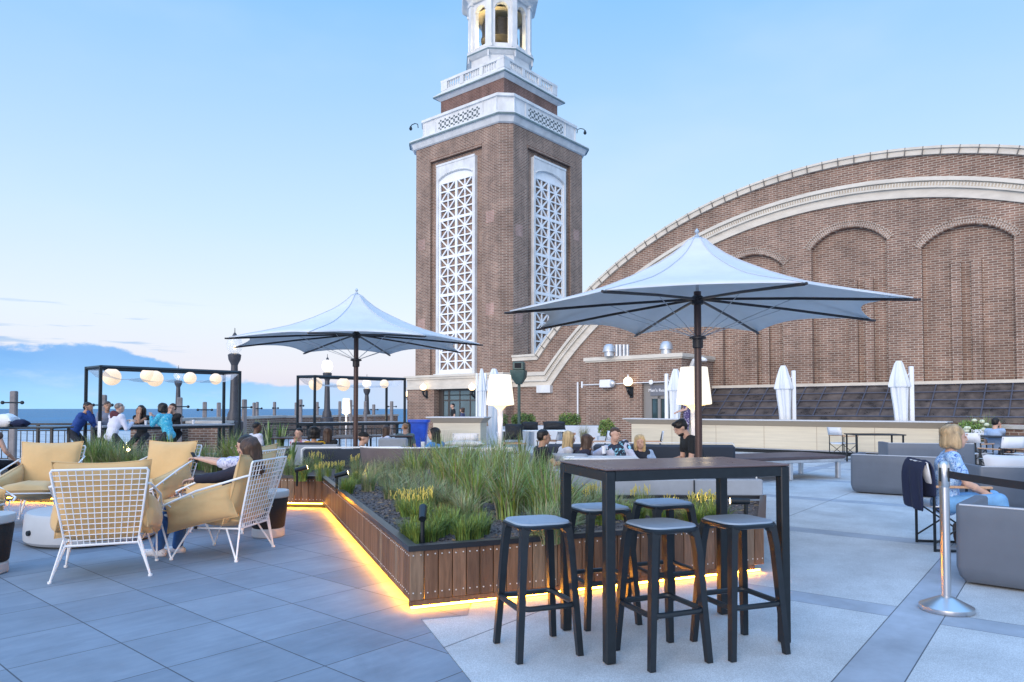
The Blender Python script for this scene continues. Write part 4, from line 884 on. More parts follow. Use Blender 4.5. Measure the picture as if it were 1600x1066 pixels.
# ================= SOFAS / GREY SHELLS =================
M_SHELL = mat('grey moulded shell', (.105, .13, .17), .5, var=.08, vs=3, bump=.06, bs=80)
M_PIPE = mat('pale piping', (.5, .54, .6), .6)
M_SHELLC = mat('raw concrete', (.33, .37, .43), .75, var=.14, vs=2.2, bump=.12, bs=25)
M_CUSH = mat('pale seat cushion', (.55, .58, .63), .85, bump=.1, bs=120)
M_CUSHD = mat('dark navy cushion', (.03, .04, .06), .85, bump=.1, bs=90)
def rrect(x0, x1, y0, y1, r, z, n=4):
    out = []
    for cx_, cy_, a0 in ((x1-r, y1-r, 0), (x0+r, y1-r, PI/2), (x0+r, y0+r, PI), (x1-r, y0+r, 1.5*PI)):
        for i in range(n+1):
            a = a0+PI/2*i/n; out.append((cx_+r*math.cos(a), cy_+r*math.sin(a), z))
    return out
def shellsofa(loc, rz, L_, D_, H_, label, cush=M_CUSH, arms=(1, 1), grp='grey moulded lounge sofas', m_=None, cat='sofa', bc=False):
    # back along local y=0 (towards the viewer), seat behind it
    o = thing('lounge_sofa', label, cat, loc, rz, grp); m_ = m_ or M_SHELL; r = .07
    b = MB(); b.loft([rrect(.05, L_-.05, .05, D_-.05, r, .02), rrect(.02, L_-.02, .02, D_-.02, r, .06), rrect(0, L_, 0, D_, r, .14), rrect(0, L_, 0, D_, r, .3)]); b.build('base', m_, o)
    t_ = .1; b = MB(); b.loft([rrect(.05, L_-.05, .046, t_+.03, .03, .018), rrect(.017, L_-.017, .016, t_+.02, .04, .06), rrect(-.003, L_+.003, -.003, t_, .045, .14), rrect(0, L_, 0, t_, .045, .5), rrect(0, L_, 0, t_, .045, H_-.02), rrect(.01, L_-.01, .01, t_-.01, .04, H_)]); b.build('backrest', m_, o)
    MB().tube([(.03, .006, H_-.004), (L_-.03, .006, H_-.004)], .007, 6).build('piping', M_PIPE, o)
    for k, (x0_, x1_) in enumerate(((0, t_), (L_-t_, L_))):
        if arms[k]: x0_ += -.004+.008*k*0; x1_ += .004; b = MB(); b.loft([rrect(x0_, x1_, .03, D_+.004, .045, .16), rrect(x0_, x1_, .03, D_+.004, .045, H_-.02), rrect(x0_+.01, x1_-.01, .03, D_-.01, .04, H_-.004)]); b.build('armrest', m_, o)
    b = MB(); k = max(1, round((L_-2*t_)/.8)); w_ = (L_-2*t_)/k
    for i in range(k): b.loft([rrect(t_+i*w_+.01, t_+(i+1)*w_-.01, t_, D_, .05, .3), rrect(t_+i*w_, t_+(i+1)*w_, t_, D_+.02, .05, .36), rrect(t_+i*w_+.02, t_+(i+1)*w_-.02, t_+.02, D_, .06, .42)])
    b.build('seat_cushion', cush, o)
    for i in range(k if bc else 0):
        b = MB(); b.pillow((0, 0, 0), w_-.04, .42, .2, TR((t_+(i+.5)*w_, t_+.1, .55), 0, R(82)), seed=i); b.build('back_cushion', cush, o)
    return o
def shell_px(q0_, q1_, D_, H_, label, **k):
    a = g(*q0_).xy; c = g(*q1_).xy; d = c-a; return shellsofa((a.x, a.y, 0), math.atan2(d.y, d.x), d.length, D_, H_, label, **k)
C0 = g(1494, 912); C1 = g(1600, 927); d_ = (C1-C0).normalized()
shellsofa((C0.x, C0.y, 0), math.atan2(d_.y, d_.x), 1.9, .85, .635, 'grey moulded sofa seen from the back, nearest on the right beside the queue post')
A0 = g(1329, 770); A1_ = g(1437, 777); d_ = (A1_-A0).normalized()
shellsofa((A0.x, A0.y, 0), math.atan2(d_.y, d_.x), 1.55, .8, .64, 'grey moulded sofa back left of the seated woman, behind her chair')
B0 = at(1386, 692, 15.6); shellsofa((B0.x, B0.y, 0), R(-14), 1.7, .8, .65, 'grey moulded sofa furthest back, just in front of the white director chairs')
D0 = at(1530, 727, 9.9); shellsofa((D0.x, D0.y, 0), R(-12), 1.8, .85, .60, 'grey moulded sofa with pale cushion facing the seated woman', bc=True)
# concrete banquette behind the planter
ban = thing('concrete_banquette', 'low raw concrete banquette wall behind the planter and bar table', 'bench')
q_a, q_b, q_c = Vector((1.09, 8.0)), Vector((2.8, 8.02)), Vector((.54, 9.4))
def wallseg(a, c, t_, z1, name, m_, par):
    d = (c-a).normalized(); M_ = TR((a.x, a.y, 0), math.atan2(d.y, d.x)); return MB().rbox(0, (c-a).length, 0, t_, 0, z1, .012, 0, M_).build(name, m_, par, smooth=False)
wallseg(q_a, q_b, .12, .605, 'front_wall', M_SHELLC, ban); wallseg(q_c, q_a+Vector((0, .0)), -.0+.12, .6, 'side_wall', M_SHELLC, ban)
MB().box(2.02, 2.032, 7.995, 8.01, 0, .6).build('joint', M_BLACK, ban, smooth=False)
MB().rbox(1.1, 2.78, 8.12, 8.7, .0, .38, .02).build('seat', M_SHELLC, ban, smooth=False)
for x0_, x1_ in ((1.13, 1.33), (1.38, 2.06), (2.1, 2.78)):
    b = MB(); zt_ = .655; b.tube([(x0_, 8.18, .55), (x0_, 8.18, zt_-.03), (x0_+.03, 8.18, zt_), (x1_-.03, 8.18, zt_), (x1_, 8.18, zt_-.03), (x1_, 8.18, .55)], .009, 6); f_ = b.build('back_frame', M_WHITE, ban)
    MB().rbox(x0_+.02, x1_-.02, 8.15, 8.24, .4, zt_-.02, .02).build('back_cushion', M_CUSHD, f_, smooth=False)
# navy sofa where the group sits
nav = thing('navy_sofa', 'long low navy cushioned sofa with thin white frame where the group of friends sits', 'sofa', (.55, 12.6, 0), R(-6))
MB().rbox(0, 3.44, -.05, .75, .12, .3, .02).build('base', M_SHELLC, nav, smooth=False)
for i in range(4): MB().loft([rrect(.02+i*.855, .84+i*.855, -.05, .7, .06, .3), rrect(i*.855, .85+i*.855, -.07, .7, .06, .37), rrect(.03+i*.855, .82+i*.855, -.04, .68, .06, .43)]).build('seat_cushion', M_CUSHD, nav)
for i in range(4):
    MB().rbox(i*.855+.02, i*.855+.84, .6, .78, .4, .74, .04).build('back_cushion', M_CUSHD, nav, smooth=False)
    x0_, x1_ = i*.855+.01, i*.855+.85; MB().tube([(x0_, .8, .3), (x0_, .8, .73), (x0_+.03, .8, .765), (x1_-.03, .8, .765), (x1_, .8, .73), (x1_, .8, .3)], .01, 6).build('back_frame', M_WHITE, nav)
arm = thing('banquette_end', 'pale concrete sofa end with curved white rail left of the seated friends', 'sofa', (.15, 10.9, 0), R(-15))
MB().rbox(0, 1.0, 0, .7, .05, .42, .02).build('base', M_SHELLC, arm, smooth=False); MB().rbox(-.02, 1.0, 0, .14, .3, .72, .03).build('backrest', M_SHELLC, arm, smooth=False)
b = MB()
b.tube([(.25, -.01, .5), (.35, -.02, .68), (.5, -.02, .6), (.5, -.02, .5)], .012, 6); b.tube([(.6, -.01, .5), (.68, -.02, .68), (.8, -.02, .68), (.95, -.02, .5)], .012, 6); b.build('rail', M_WHITE, arm)
lt = thing('low_table', 'low white topped table in front of the seated friends', 'table', (1.5, 10.6, 0), R(-3))
MB().rbox(-.75, .35, -.3, .3, .655, .68, .008).build('tabletop', M_WHITE, lt, smooth=False)
for x, y in ((-.68, -.24), (.28, -.24), (-.68, .24), (.28, .24)): MB().frus((x, y, 0), (x, y, .655), .02, n=8).build('leg', M_BLACK, lt)
# long low platform table
pt = thing('platform_table', 'long low dark topped platform table on square metal legs behind the bar table', 'table', (6.35, 15.3, 0), R(22))
MB().rbox(-2.6, 0, -.95, .25, .4, .46, .01).build('tabletop', mat('dark brown slat top', (.09, .065, .07), .45, var=.2, vs=5), pt, smooth=False)
MB().rbox(-2.58, -.02, -.93, .23, .33, .4, .01).build('apron', M_GALV, pt, smooth=False)
for x, y in ((-.12, -.85), (-.12, .15), (-1.35, -.85), (-2.45, -.85), (-2.45, .15)): MB().rbox(x-.04, x+.04, y-.04, y+.04, 0, .4, .006).build('leg', M_GALV, pt, smooth=False)
# ================= WIRE ARMCHAIRS =================
M_TAN = mat('tan outdoor fabric', (.60, .40, .185), .88, var=.07, vs=3, bump=.35, bs=14, sheen=.2)
M_WIRE = M_WHITE
M_STRAP = mat('black clip', (.02, .02, .022), .5)
ac = thing('wire_armchair', 'x', 'armchair', (0, 0, 0), 0, 'white wire armchairs with tan cushions round the low table')
def gridpt(u, v): # u -1..1 across, v 0..1 up the backrest
    w_ = .262+.085*v; return (u*w_, -.30-.17*v, .28+.63*v)
b = MB(); b.tube([gridpt(-1, 0), gridpt(-1, .97), gridpt(-.96, 1), gridpt(.96, 1), gridpt(1, .97), gridpt(1, 0)], .0105, 8, closed=True); b.build('back_frame', M_WIRE, ac)
b = MB()
for i in range(1, 12): b.tube([gridpt(-1+2*i/12, 0), gridpt(-1+2*i/12, 1)], .0042, 5)
for i in range(1, 14): b.tube([gridpt(-1, i/14), gridpt(1, i/14)], .0042, 5)
b.build('back_grid', M_WIRE, ac)
for s_ in (-1, 1):
    b = MB(); b.tube([(s_*.265, -.31, .285), (s_*.28, .10, .285), (s_*.30, .42, .40)], .009, 7); b.build('side_rail', M_WIRE, ac)
    b = MB(); b.tube([gridpt(s_*1.0, .80), (s_*.36, -.40, .775), (s_*.40, .05, .64), (s_*.39, .47, .46), (s_*.34, .5, .43)], .010, 8); b.tube([(s_*.395, .1, .62), (s_*.28, -.0, .285)], .006, 6); b.tube([(s_*.39, .33, .51), (s_*.28, .12, .285)], .007, 6); b.build('armrest', M_WIRE, ac)
    b = MB(); b.box(s_*.375-.012, s_*.375+.012, .05, .08, .52, .55); b.box(s_*.36-.012, s_*.36+.012, .22, .25, .42, .45); b.box(s_*.28-.012, s_*.28+.012, .1, .13, .275, .3); b.build('clip', M_STRAP, ac, smooth=False)
    for fy, ft in ((-.33, (-.1, -.31)), (.31, (.2, .4))):
        b = MB(); foot_ = (s_*.36, fy, .008)
        top1 = (s_*.265, -.31, .29) if fy < 0 else (s_*.285, .16, .3); top2 = (s_*.27, -.18, .285) if fy < 0 else (s_*.34, .46, .43)
        b.tube([top1, foot_], .0085, 7); b.tube([top2, foot_], .0085, 7)
        if fy < 0: b.tube([gridpt(s_*1.0, .1), foot_], .0085, 7)
        b.frus((s_*.36, fy, 0), (s_*.36, fy, .016), .017, n=10); b.build('leg', M_WIRE, ac)
b = MB(); b.tube([(-.265, -.31, .285), (.265, -.31, .285)], .009, 7); b.tube([(-.3, .42, .40), (.3, .42, .40)], .009, 7); b.build('cross_bar', M_WIRE, ac)
b = MB(); b.pillow((0, 0, 0), .72, .66, .17, TR((0, -.275, .655), 0, R(105)), seed=1, n=22, pipe=.006); b.build('back_cushion', M_TAN, ac)
b = MB(); b.pillow((0, 0, 0), .58, .76, .22, TR((0, .07, .40), 0, R(6)), seed=2, n=22, pipe=.006); b.build('seat_cushion', M_TAN, ac)
for s_ in (-1, 1):
    b = MB(); b.pillow((0, 0, 0), .70, .31, .17, TR((s_*.325, .05, .475), R(90), 0, 0) @ Matrix.Rotation(R(90-s_*8), 4, 'X') @ Matrix.Rotation(R(-14), 4, 'Z'), seed=4+s_, n=22, pipe=.006); b.build('side_cushion', M_TAN, ac)
def avg(*q): v = [g(*p).xy for p in q]; return sum(v, Vector((0, 0)))/len(v)
rf = avg((68, 912), (222, 899))
chairs = [((rf.x+.06-.32*math.sin(R(22)), rf.y+.32*math.cos(R(22))), 22, 'wire armchair nearest the camera, its white grid back turned to us'),
    ((-2.79, 6.98), 82, 'wire armchair with the jeans and white clogs wearer, second from the camera'),
    ((-3.27, 8.45), 80, 'wire armchair of the woman with a phone, behind the other occupied armchair'),
    ((-4.54, 9.12), 168, 'empty wire armchair at the back, right of the shrubs, facing us'),
    ((-5.82, 8.85), 190, 'empty wire armchair at the back left, by the black railing'),
    ((-5.80, 7.35), 255, 'wire armchair cut off by the left edge of the picture')]
ac.location = (*chairs[0][0], 0); ac.rotation_euler = (0, 0, R(chairs[0][1])); ac['label'] = chairs[0][2]
for (xy, a, lb) in chairs[1:]: dup(ac, (*xy, 0), R(a), lb)
# low round table
M_CREAMW = mat('off white lacquer', (.42, .45, .48), .5, var=.05, vs=3)
o = thing('fire_table', 'low round off white drum table in the middle of the tan armchairs', 'table', (-4.5, 7.75, 0))
MB().lathe([(.60, .02), (.63, .05), (.635, .12), (.62, .30), (.60, .325), (.56, .33)], 48).build('drum', M_CREAMW, o)
MB().lathe([(.58, 0), (.58, .03)], 40).build('plinth', M_BLACK, o)
MB().lathe([(.3, .33), (.3, .345)], 32).build('burner_lid', M_BLACK, o)
b = MB(); a = math.atan2(-.55, -.33); b.frus((.62*math.cos(a), .62*math.sin(a), .15), (.655*math.cos(a), .655*math.sin(a), .15), .03, .026, 12); b.build('knob', M_BLACK, o)
M_WOVEN = mat('black woven rope', (.016, .016, .018), .8, bump=.8, bs=40, stretch=(1, 1, 6))
s0 = thing('side_table', 'black woven drum side table with white top at the left edge of the picture', 'side table', (-4.47, 6.12, 0), 0, 'black woven drum side tables')
MB().lathe([(.155, .0), (.17, .012), (.172, .085), (.16, .1)], 32).build('base', M_CREAMW, s0)
b = MB(); b.lathe([(.158, .095), (.172, .11), (.205, .40), (.2, .43)], 32); b.build('drum', M_WOVEN, s0)
MB().lathe([(.2, .425), (.215, .435), (.218, .485), (.21, .5), (.14, .497)], 36).build('tabletop', M_CREAMW, s0)
dup(s0, (-2.67, 7.9, 0), 0, 'black woven drum side table behind the occupied wire armchair, by the planter')
# ================= TABLES UNDER GLOBE FRAMES =================
M_NET = mat('sagging net', (.6, .63, .68), .9, alpha=.5)
def post_at(px, d): v = at(px, 600, d); return Vector((v.x, v.y))
def frame(pts, globes, label, zt_, TZ_=1.0, tint=M_GLOBE2):
    (nl, fl_, nr_, fr_) = pts; c = (nl+fl_+nr_+fr_)/4; a = math.atan2((nr_-nl).y, (nr_-nl).x)
    o = thing('globe_light_frame', label, 'light frame', (c.x, c.y, 0), a, 'black frames hung with glowing globes'); P = [flip_to(o, (p.x, p.y, 0)) for p in (nl, fl_, fr_, nr_)]
    t_ = .03
    for p in P: MB().box(p.x-t_, p.x+t_, p.y-t_, p.y+t_, 0, zt_).build('post', M_BLACK, o, smooth=False)
    b = MB()
    for i in range(4): b.tube([(P[i].x, P[i].y, zt_-.035), (P[(i+1) % 4].x, P[(i+1) % 4].y, zt_-.035)], .04, 4)
    b.build('top_beam', M_BLACK, o, smooth=False)
    b = MB(); n = 16; m_ = 6; vs = []
    for i in range(n+1):
        for j in range(m_+1):
            q = P[0].lerp(P[3], i/n).lerp(P[1].lerp(P[2], i/n), j/m_); u = i/n*4 % 1
            sag = .09+.2*(1-abs(2*(i/n)-1)**6)*(.65+.35*(4*u*(1-u)))*(1-.0*j); vs.append((q.x, q.y, zt_-.04-sag*(1 if 0 < i < n else .1)))
    b.add(vs, [(i*(m_+1)+j, (i+1)*(m_+1)+j, (i+1)*(m_+1)+j+1, i*(m_+1)+j+1) for i in range(n) for j in range(m_)]); b.build('net', M_NET, o)
    tt = thing('high_table', label.replace('frame hung with glowing globes', 'high communal table'), 'table', (c.x, c.y, 0), a)
    x0_ = min(p.x for p in P)+.1; x1_ = max(p.x for p in P)-.1; y0_ = min(p.y for p in P)+.1; y1_ = max(p.y for p in P)-.1
    MB().rbox(x0_, x1_, y0_, y1_, TZ_-.04, TZ_, .006).build('tabletop', mat('pale table top', (.3, .32, .36), .4), tt, smooth=False)
    MB().box(x0_+.02, x1_-.02, y0_+.02, y1_-.02, TZ_-.1, TZ_-.04).build('apron', M_BLACK, tt, smooth=False)
    for x in (x0_+.08, x1_-.08):
        for y in (y0_+.06, y1_-.06): MB().box(x-.035, x+.035, y-.035, y+.035, 0, TZ_-.1).build('leg', M_BLACK, tt, smooth=False)
    for k, (px, py, r_) in enumerate(globes):
        # on the long axis of the frame
        A = (nl+fl_)/2; B_ = (nr_+fr_)/2; best = min((abs(800+1120*(A.lerp(B_, i/200)).x/(A.lerp(B_, i/200)).y-px), i) for i in range(-20, 221))[1]; q = A.lerp(B_, best/200)
        v = at(px, py, q.y); rr = r_*q.y/1120
        gl = thing('globe_lamp', '', 'lamp', v, 0, 'glowing globes hanging under the black frames'); MB().ball((0, 0, 0), rr, 20, 14).build('globe', tint, gl)
        MB().frus((0, 0, rr*.97), (0, 0, max(rr+.04, zt_-.04-v.z)), .012, n=6).build('cord', M_BLACK, gl)
        MB().frus((0, 0, rr*.93), (0, 0, rr*1.12), rr*.25, rr*.2, 10).build('cap', M_BLACK, gl)
        gl['label'] = ['first', 'second', 'third', 'fourth', 'fifth'][k] + ' glowing globe from the left under the ' + ('nearer left' if 'left' in label else 'farther') + ' black frame'
frame((post_at(157, 16.0), post_at(134.5, 16.6), post_at(374.5, 18.5), post_at(350, 19.1)), [(174.7, 589, 13.5), (231, 587, 11), (242, 591.7, 12.5), (297, 591, 9.5), (337, 592.4, 8.8)], 'black left frame hung with glowing globes beside the lake railing', 2.36, 1.0)
frame((post_at(492, 20.8), post_at(465.3, 21.0), post_at(632.5, 22.7), post_at(604, 23.3)), [(493, 600, 10.5), (536.6, 600.8, 10.5), (600.4, 600, 6.8)], 'black centre frame hung with glowing globes under the far parasol', 2.36, .98)
MB_ = MB().box(-.035, .035, -.045, -.035, 1.0, 1.36); o = MB_.build('notice_card', mat('white card', (.75, .75, .78), .6), smooth=False); v = at(157, 660, 16.0); o.location = (v.x, v.y, -.25); tag(o, 'small white notice card fixed to the near left post of the globe frame', 'sign')
# ================= EDGE OF THE ROOF =================
M_COPE = mat('pale coping stone', (.5, .48, .45), .75, var=.12, vs=2)
def wall_run(A, B_, z1, t_, label, name='parapet_wall'):
    A, B_ = Vector(A), Vector(B_); d = B_-A; o = thing(name, label, 'wall', (A.x, A.y, 0), math.atan2(d.y, d.x))
    MB().box(0, d.length, 0, t_, -.0, z1-.1).build('brickwork', M_BRICK, o, smooth=False); MB().box(-.03, d.length+.03, -.04, t_+.04, z1-.1, z1).build('coping', M_COPE, o, smooth=False); return o
wall_run((-10.6, 20.6), (-10.4, 33), 1.08, .35, 'brick parapet wall with pale coping running back from the globe frame')
wall_run((-10.4, 33), (-6.4, 40.2), 1.06, .35, 'brick parapet wall with pale coping meeting the left side of the tower')
M_RAILB = M_BLACK
def railing(A, B_, z1, label, sp=.13, mid=True):
    A, B_ = Vector(A), Vector(B_); d = B_-A; L__ = d.length; o = thing('railing', label, 'railing', (A.x, A.y, 0), math.atan2(d.y, d.x), 'black metal railings')
    MB().box(0, L__, -.03, .03, z1-.05, z1).build('handrail', M_BLACK, o, smooth=False); MB().box(0, L__, -.015, .015, z1-.2, z1-.17).build('mid_rail', M_BLACK, o, smooth=False); MB().box(0, L__, -.015, .015, .1, .13).build('bottom_rail', M_BLACK, o, smooth=False)
    n = int(L__/1.6)+1
    for i in range(n+1): x = L__*i/n; MB().box(x-.03, x+.03, -.03, .03, 0, z1-.05).build('post', M_BLACK, o, smooth=False)
    b = MB(); k = int(L__/sp)
    for i in range(k): x = (i+.5)*sp; b.box(x-.008, x+.008, -.008, .008, .12, z1-.18)
    b.build('balusters', M_BLACK, o, smooth=False)
railing((-19, 18.3), (-10.7, 18.3), 1.02, 'black metal railing in front of the lake at the far left', .16)
a = at(413, 660, 19.5); c = at(640, 661, 20.6); railing((a.x, a.y), (c.x, c.y), 1.0, 'black metal railing between the centre globe table and the planter', .14)
# dock posts with small lamps
M_POST = mat('weathered grey post', (.22, .2, .2), .8, var=.25, vs=4)
for i, (px, yt, d, w_, h_) in enumerate(((22, 611, 17.2, .1, 1), (162, 617, 19.5, .1, 1), (281, 621, 21.5, .1, 1), (320, 628, 25, .09, 1), (342, 629, 26.5, .09, 0), (382, 624, 25, .1, 1), (397, 629, 29.5, .08, 0), (402, 628, 30.5, .08, 1), (429, 628, 32, .09, 1), (470, 624, 31, .1, 1), (462, 629, 35, .08, 0), (496, 628, 35, .1, 1), (531, 627, 36, .1, 0), (548, 625, 33, .1, 1), (571, 627, 37, .1, 0), (584, 632, 38.5, .1, 1), (612, 627, 37, .1, 1))):
    v = at(px, yt, d); ords = ['first', 'second', 'third', 'fourth', 'fifth', 'sixth', 'seventh', 'eighth', 'ninth', 'tenth', 'eleventh', 'twelfth', 'thirteenth', 'fourteenth', 'fifteenth', 'sixteenth', 'seventeenth']
    o = thing('edge_post', 'weathered grey post at the roof edge, %s from the left in front of the lake' % ords[i], 'post', (v.x, v.y, 0), R(10*i), 'weathered grey posts along the roof edge')
    w_ *= .75; MB().rbox(-w_, w_, -w_*.8, w_*.8, 0, v.z, .02).build('shaft', M_POST, o, smooth=False)
    if h_: b = MB(); z = v.z-.28; b.tube([(-w_-.16, -.05, z), (w_+.16, -.05, z)], .02, 6); b.ball((-w_-.16, -.05, z), .045, 8, 6); b.ball((w_+.16, -.05, z), .045, 8, 6); b.build('lamp_arm', M_BLACK, o)
# street lamps
M_LP = mat('dark painted lamp post', (.06, .06, .07), .5, metal=.2, var=.2, vs=6)
M_CLEAR = mat('clear globe glass', (.8, .85, .9), .08, alpha=.35, spec=.8)
M_BULB = mat('warm bulb', (1, .9, .7), .4, emit=(1, .75, .4), es=8)
M_MILK = mat('milky lit globe', (.9, .9, .9), .3, emit=(1, .85, .62), es=.7, alpha=.9)
def streetlamp(px, d, zt_, label, lit):
    v = at(px, 640, d); o = thing('street_lamp', label, 'street lamp', (v.x, v.y, 0), 0, 'globe street lamps at the roof edge'); z = zt_-1.0
    MB().lathe([(.3, 0), (.3, .95), (.22, 1.0), (.2, 1.2), (.14, 1.35), (.125, 2.0), (.105, z-.15)], 16).build('pole', M_LP, o)
    MB().lathe([(.1, z-.2), (.13, z-.12), (.19, z), (.21, z+.16), (.15, z+.2)], 16).build('capital', M_LP, o)
    MB().lathe([(.1, z+.2), (.22, z+.33), (.26, z+.5), (.2, z+.7), (.08, z+.78)], 16).build('globe', M_CLEAR if not lit else M_MILK, o); MB().lathe([(.09, z+.77), (.05, z+.86), (.015, z+.9), (.01, z+1.05)], 10).build('finial', M_LP, o)
    if not lit: MB().ball((0, 0, z+.4), .05).build('bulb', M_BULB, o)
streetlamp(365.5, 23.6, 4.0, 'nearest street lamp with clear glass globe behind the left end of the far parasol', False)
streetlamp(511, 33, 3.85, 'street lamp with milky globe seen under the far parasol, left of its pole', True)
streetlamp(278, 40, 3.75, 'small distant street lamp between the hanging globes of the left frame', False)
streetlamp(573, 42, 3.35, 'distant street lamp behind the centre globe frame, right of the parasol pole', True)
# low buildings / planters behind at the edge
b = MB(); 
o = thing('brick_pier', 'brick pier with pale cap beside the nearest street lamp', 'pier', (-9.7, 22.6, 0)); MB().box(-.5, .6, 0, .7, 0, .92).build('brickwork', M_BRICK, o, smooth=False); MB().box(-.56, .66, -.06, .76, .92, 1.0).build('cap', M_COPE, o, smooth=False)
# ================= COUNTERS =================
M_SLAT = mat('cream counter slats', (.66, .6, .47), .7, var=.1, vs=2, stretch=(.25, .25, 6), bump=.1, bs=10)
M_FASC = mat('brown counter fascia', (.4, .33, .25), .6)
def counter(A, B_, z1, label, over=.22, D_=.7, z0=.14, joints=6):
    A, B_ = Vector(A), Vector(B_); d = B_-A; L__ = d.length; o = thing('counter', label, 'counter', (A.x, A.y, 0), math.atan2(d.y, d.x), 'cream slatted bar counters')
    b = MB(); k = 9; zf = z1-.2
    for i in range(k): b.box(over, L__-over, .1, D_, z0+(zf-z0)*i/k+.003, z0+(zf-z0)*(i+1)/k-.003)
    b.box(over+.01, L__-over-.01, .106, D_-.01, z0, zf); b.build('slatted_front', M_SLAT, o, smooth=False)
    b = MB(); b.add([(over, .1, zf), (L__-over, .1, zf), (L__, -.1, z1-.03), (0, -.1, z1-.03), (over, D_, zf), (L__-over, D_, zf), (L__, D_+.02, z1-.03), (0, D_+.02, z1-.03)], [(0, 1, 2, 3), (4, 5, 6, 7), (0, 4, 7, 3), (1, 5, 6, 2), (3, 2, 6, 7), (0, 1, 5, 4)]); b.build('fascia', M_FASC, o, smooth=False)
    MB().box(-.02, L__+.02, -.12, D_+.04, z1-.03, z1).build('countertop', mat('pale stone top', (.6, .62, .65), .4), o, smooth=False)
    MB().box(over+.05, L__-over-.05, .16, D_-.05, 0, z0-.03).build('plinth', M_BLACK, o, smooth=False); MB().box(over, L__-over, .08, .12, z0-.03, z0).build('kick_rail', M_ALU, o, smooth=False)
    b = MB()
    for i in range(1, joints): x = over+(L__-2*over)*i/joints; b.box(x-.006, x+.006, .094, .11, z0, zf)
    if joints > 1: b.build('joints', M_FASC, o, smooth=False)
a = at(976, 654, 25.8); c = at(1480, 657.5, 19.3); counter((a.x, a.y), (c.x, c.y), 1.04, 'long cream slatted counter in front of the skylight and kiosk')
a = at(668, 651, 23.4); c = at(757, 651, 23.0); counter((a.x, a.y), (c.x, c.y), 1.12, 'short cream slatted counter in front of the tower doors', .16, .9, .1, 1)
o = thing('blue_bin', 'large bright blue fabric bin left of the short cream counter', 'bin', at(655, 640, 21.5)*Vector((1, 1, 0)).length/1 if False else (at(655, 640, 21.5).x, 21.5, 0))
M_BLUE = mat('bright blue plastic', (.01, .07, .45), .5, var=.25, vs=4)
b = MB(); b.loft([rrect(-.2, .2, -.2, .2, .08, .0), rrect(-.22, .22, -.22, .22, .09, .5), rrect(-.27, .27, -.27, .27, .09, 1.0)]); b.build('body', M_BLUE, o); b = MB(); b.loft([rrect(-.31, .31, -.31, .31, .1, .98), rrect(-.31, .31, -.31, .31, .1, 1.06)]); b.build('rim', M_BLUE, o)
# green box on a post
v = at(811, 578, 25.5); o = thing('speaker_post', 'dark green weatherproof speaker box on a tall pole in front of the brick wall', 'speaker', (v.x, v.y, 0), R(-12))
M_GRN = mat('dark green paint', (.05, .09, .08), .45, var=.2, vs=5)
MB().frus((0, 0, 0), (0, 0, 2.3), .055, n=10).build('pole', M_GRN, o); b = MB(); b.rbox(-.2, .2, -.2, .2, 2.75, 3.05, .03); b.build('top_box', M_GRN, o, smooth=False); MB().box(-.12, .12, -.207, -.19, 2.82, 3.0).build('opening', M_DARK, o, smooth=False)
b = MB(); b.loft([rrect(-.1, .1, -.1, .1, .04, 2.25), rrect(-.26, .24, -.26, .24, .05, 2.5), rrect(-.28, .26, -.28, .26, .05, 2.75)]); b.build('lower_box', M_GRN, o)
# ================= FOLDED PARASOLS =================
M_FOLD = mat('white folded canvas', (.72, .75, .78), .85, bump=.2, bs=7)
fp = thing('folded_parasol', 'x', 'parasol', (0, 0, 0), 0, 'white folded parasols')
prof = [(.10, .12), (.16, .2), (.14, .35), (.11, .5), (.15, .9), (.17, 1.4), (.2, 1.8), (.21, 2.0), (.26, 2.02), (.27, 2.06), (.2, 2.35), (.12, 2.68), (.07, 2.78)]
b = MB(); rings_ = []
for i, (r_, z) in enumerate(prof):
    rings_.append([((r_*(1+.17*math.cos(7*a_+i*.25)*(1 if r_ > .12 else .4)))*math.cos(a_)+.03*math.sin(z*2), (r_*(1+.17*math.cos(7*a_+i*.25)))*math.sin(a_), z) for a_ in [2*PI*j/42 for j in range(42)]])
b.loft(rings_); b.build('canopy', M_FOLD, fp)
MB().rbox(.25, .37, -.06, .06, 0, 2.62, .015).build('mast', M_WHITE, fp, smooth=False); b = MB(); b.tube([(.31, 0, 2.5), (.18, 0, 2.3), (.05, 0, 2.5)], .02, 6); b.build('arm', M_WHITE, fp)
MB().rbox(-.3, .6, -.35, .35, 0, .1, .02).build('base', M_WHITE, fp, smooth=False)
fps = [((1225, 600, 23.2), 0, 'white folded parasol behind the long counter, left of the two by the skylight'), ((1406, 600, 20.9), -10, 'white folded parasol behind the long counter, right of the two by the skylight'), ((1055, 600, 25.2), 150, 'white folded parasol beside the restroom door behind the floor lamp'), ((771, 600, 25), 170, 'white folded parasol behind the floor lamp before the tower'), ((752, 600, 24), 185, 'white folded parasol left of the floor lamp, before the tower doors')]
for k, (q, a_, lb) in enumerate(fps):
    v = at(*q)
    if k == 0: fp.location = (v.x, v.y, 0); fp['label'] = lb; fp.rotation_euler = (0, 0, R(a_))
    else:
        c_ = dup(fp, (v.x, v.y, 0), R(a_), lb)
        if k == 4: c_.scale = (.5, .5, .98)
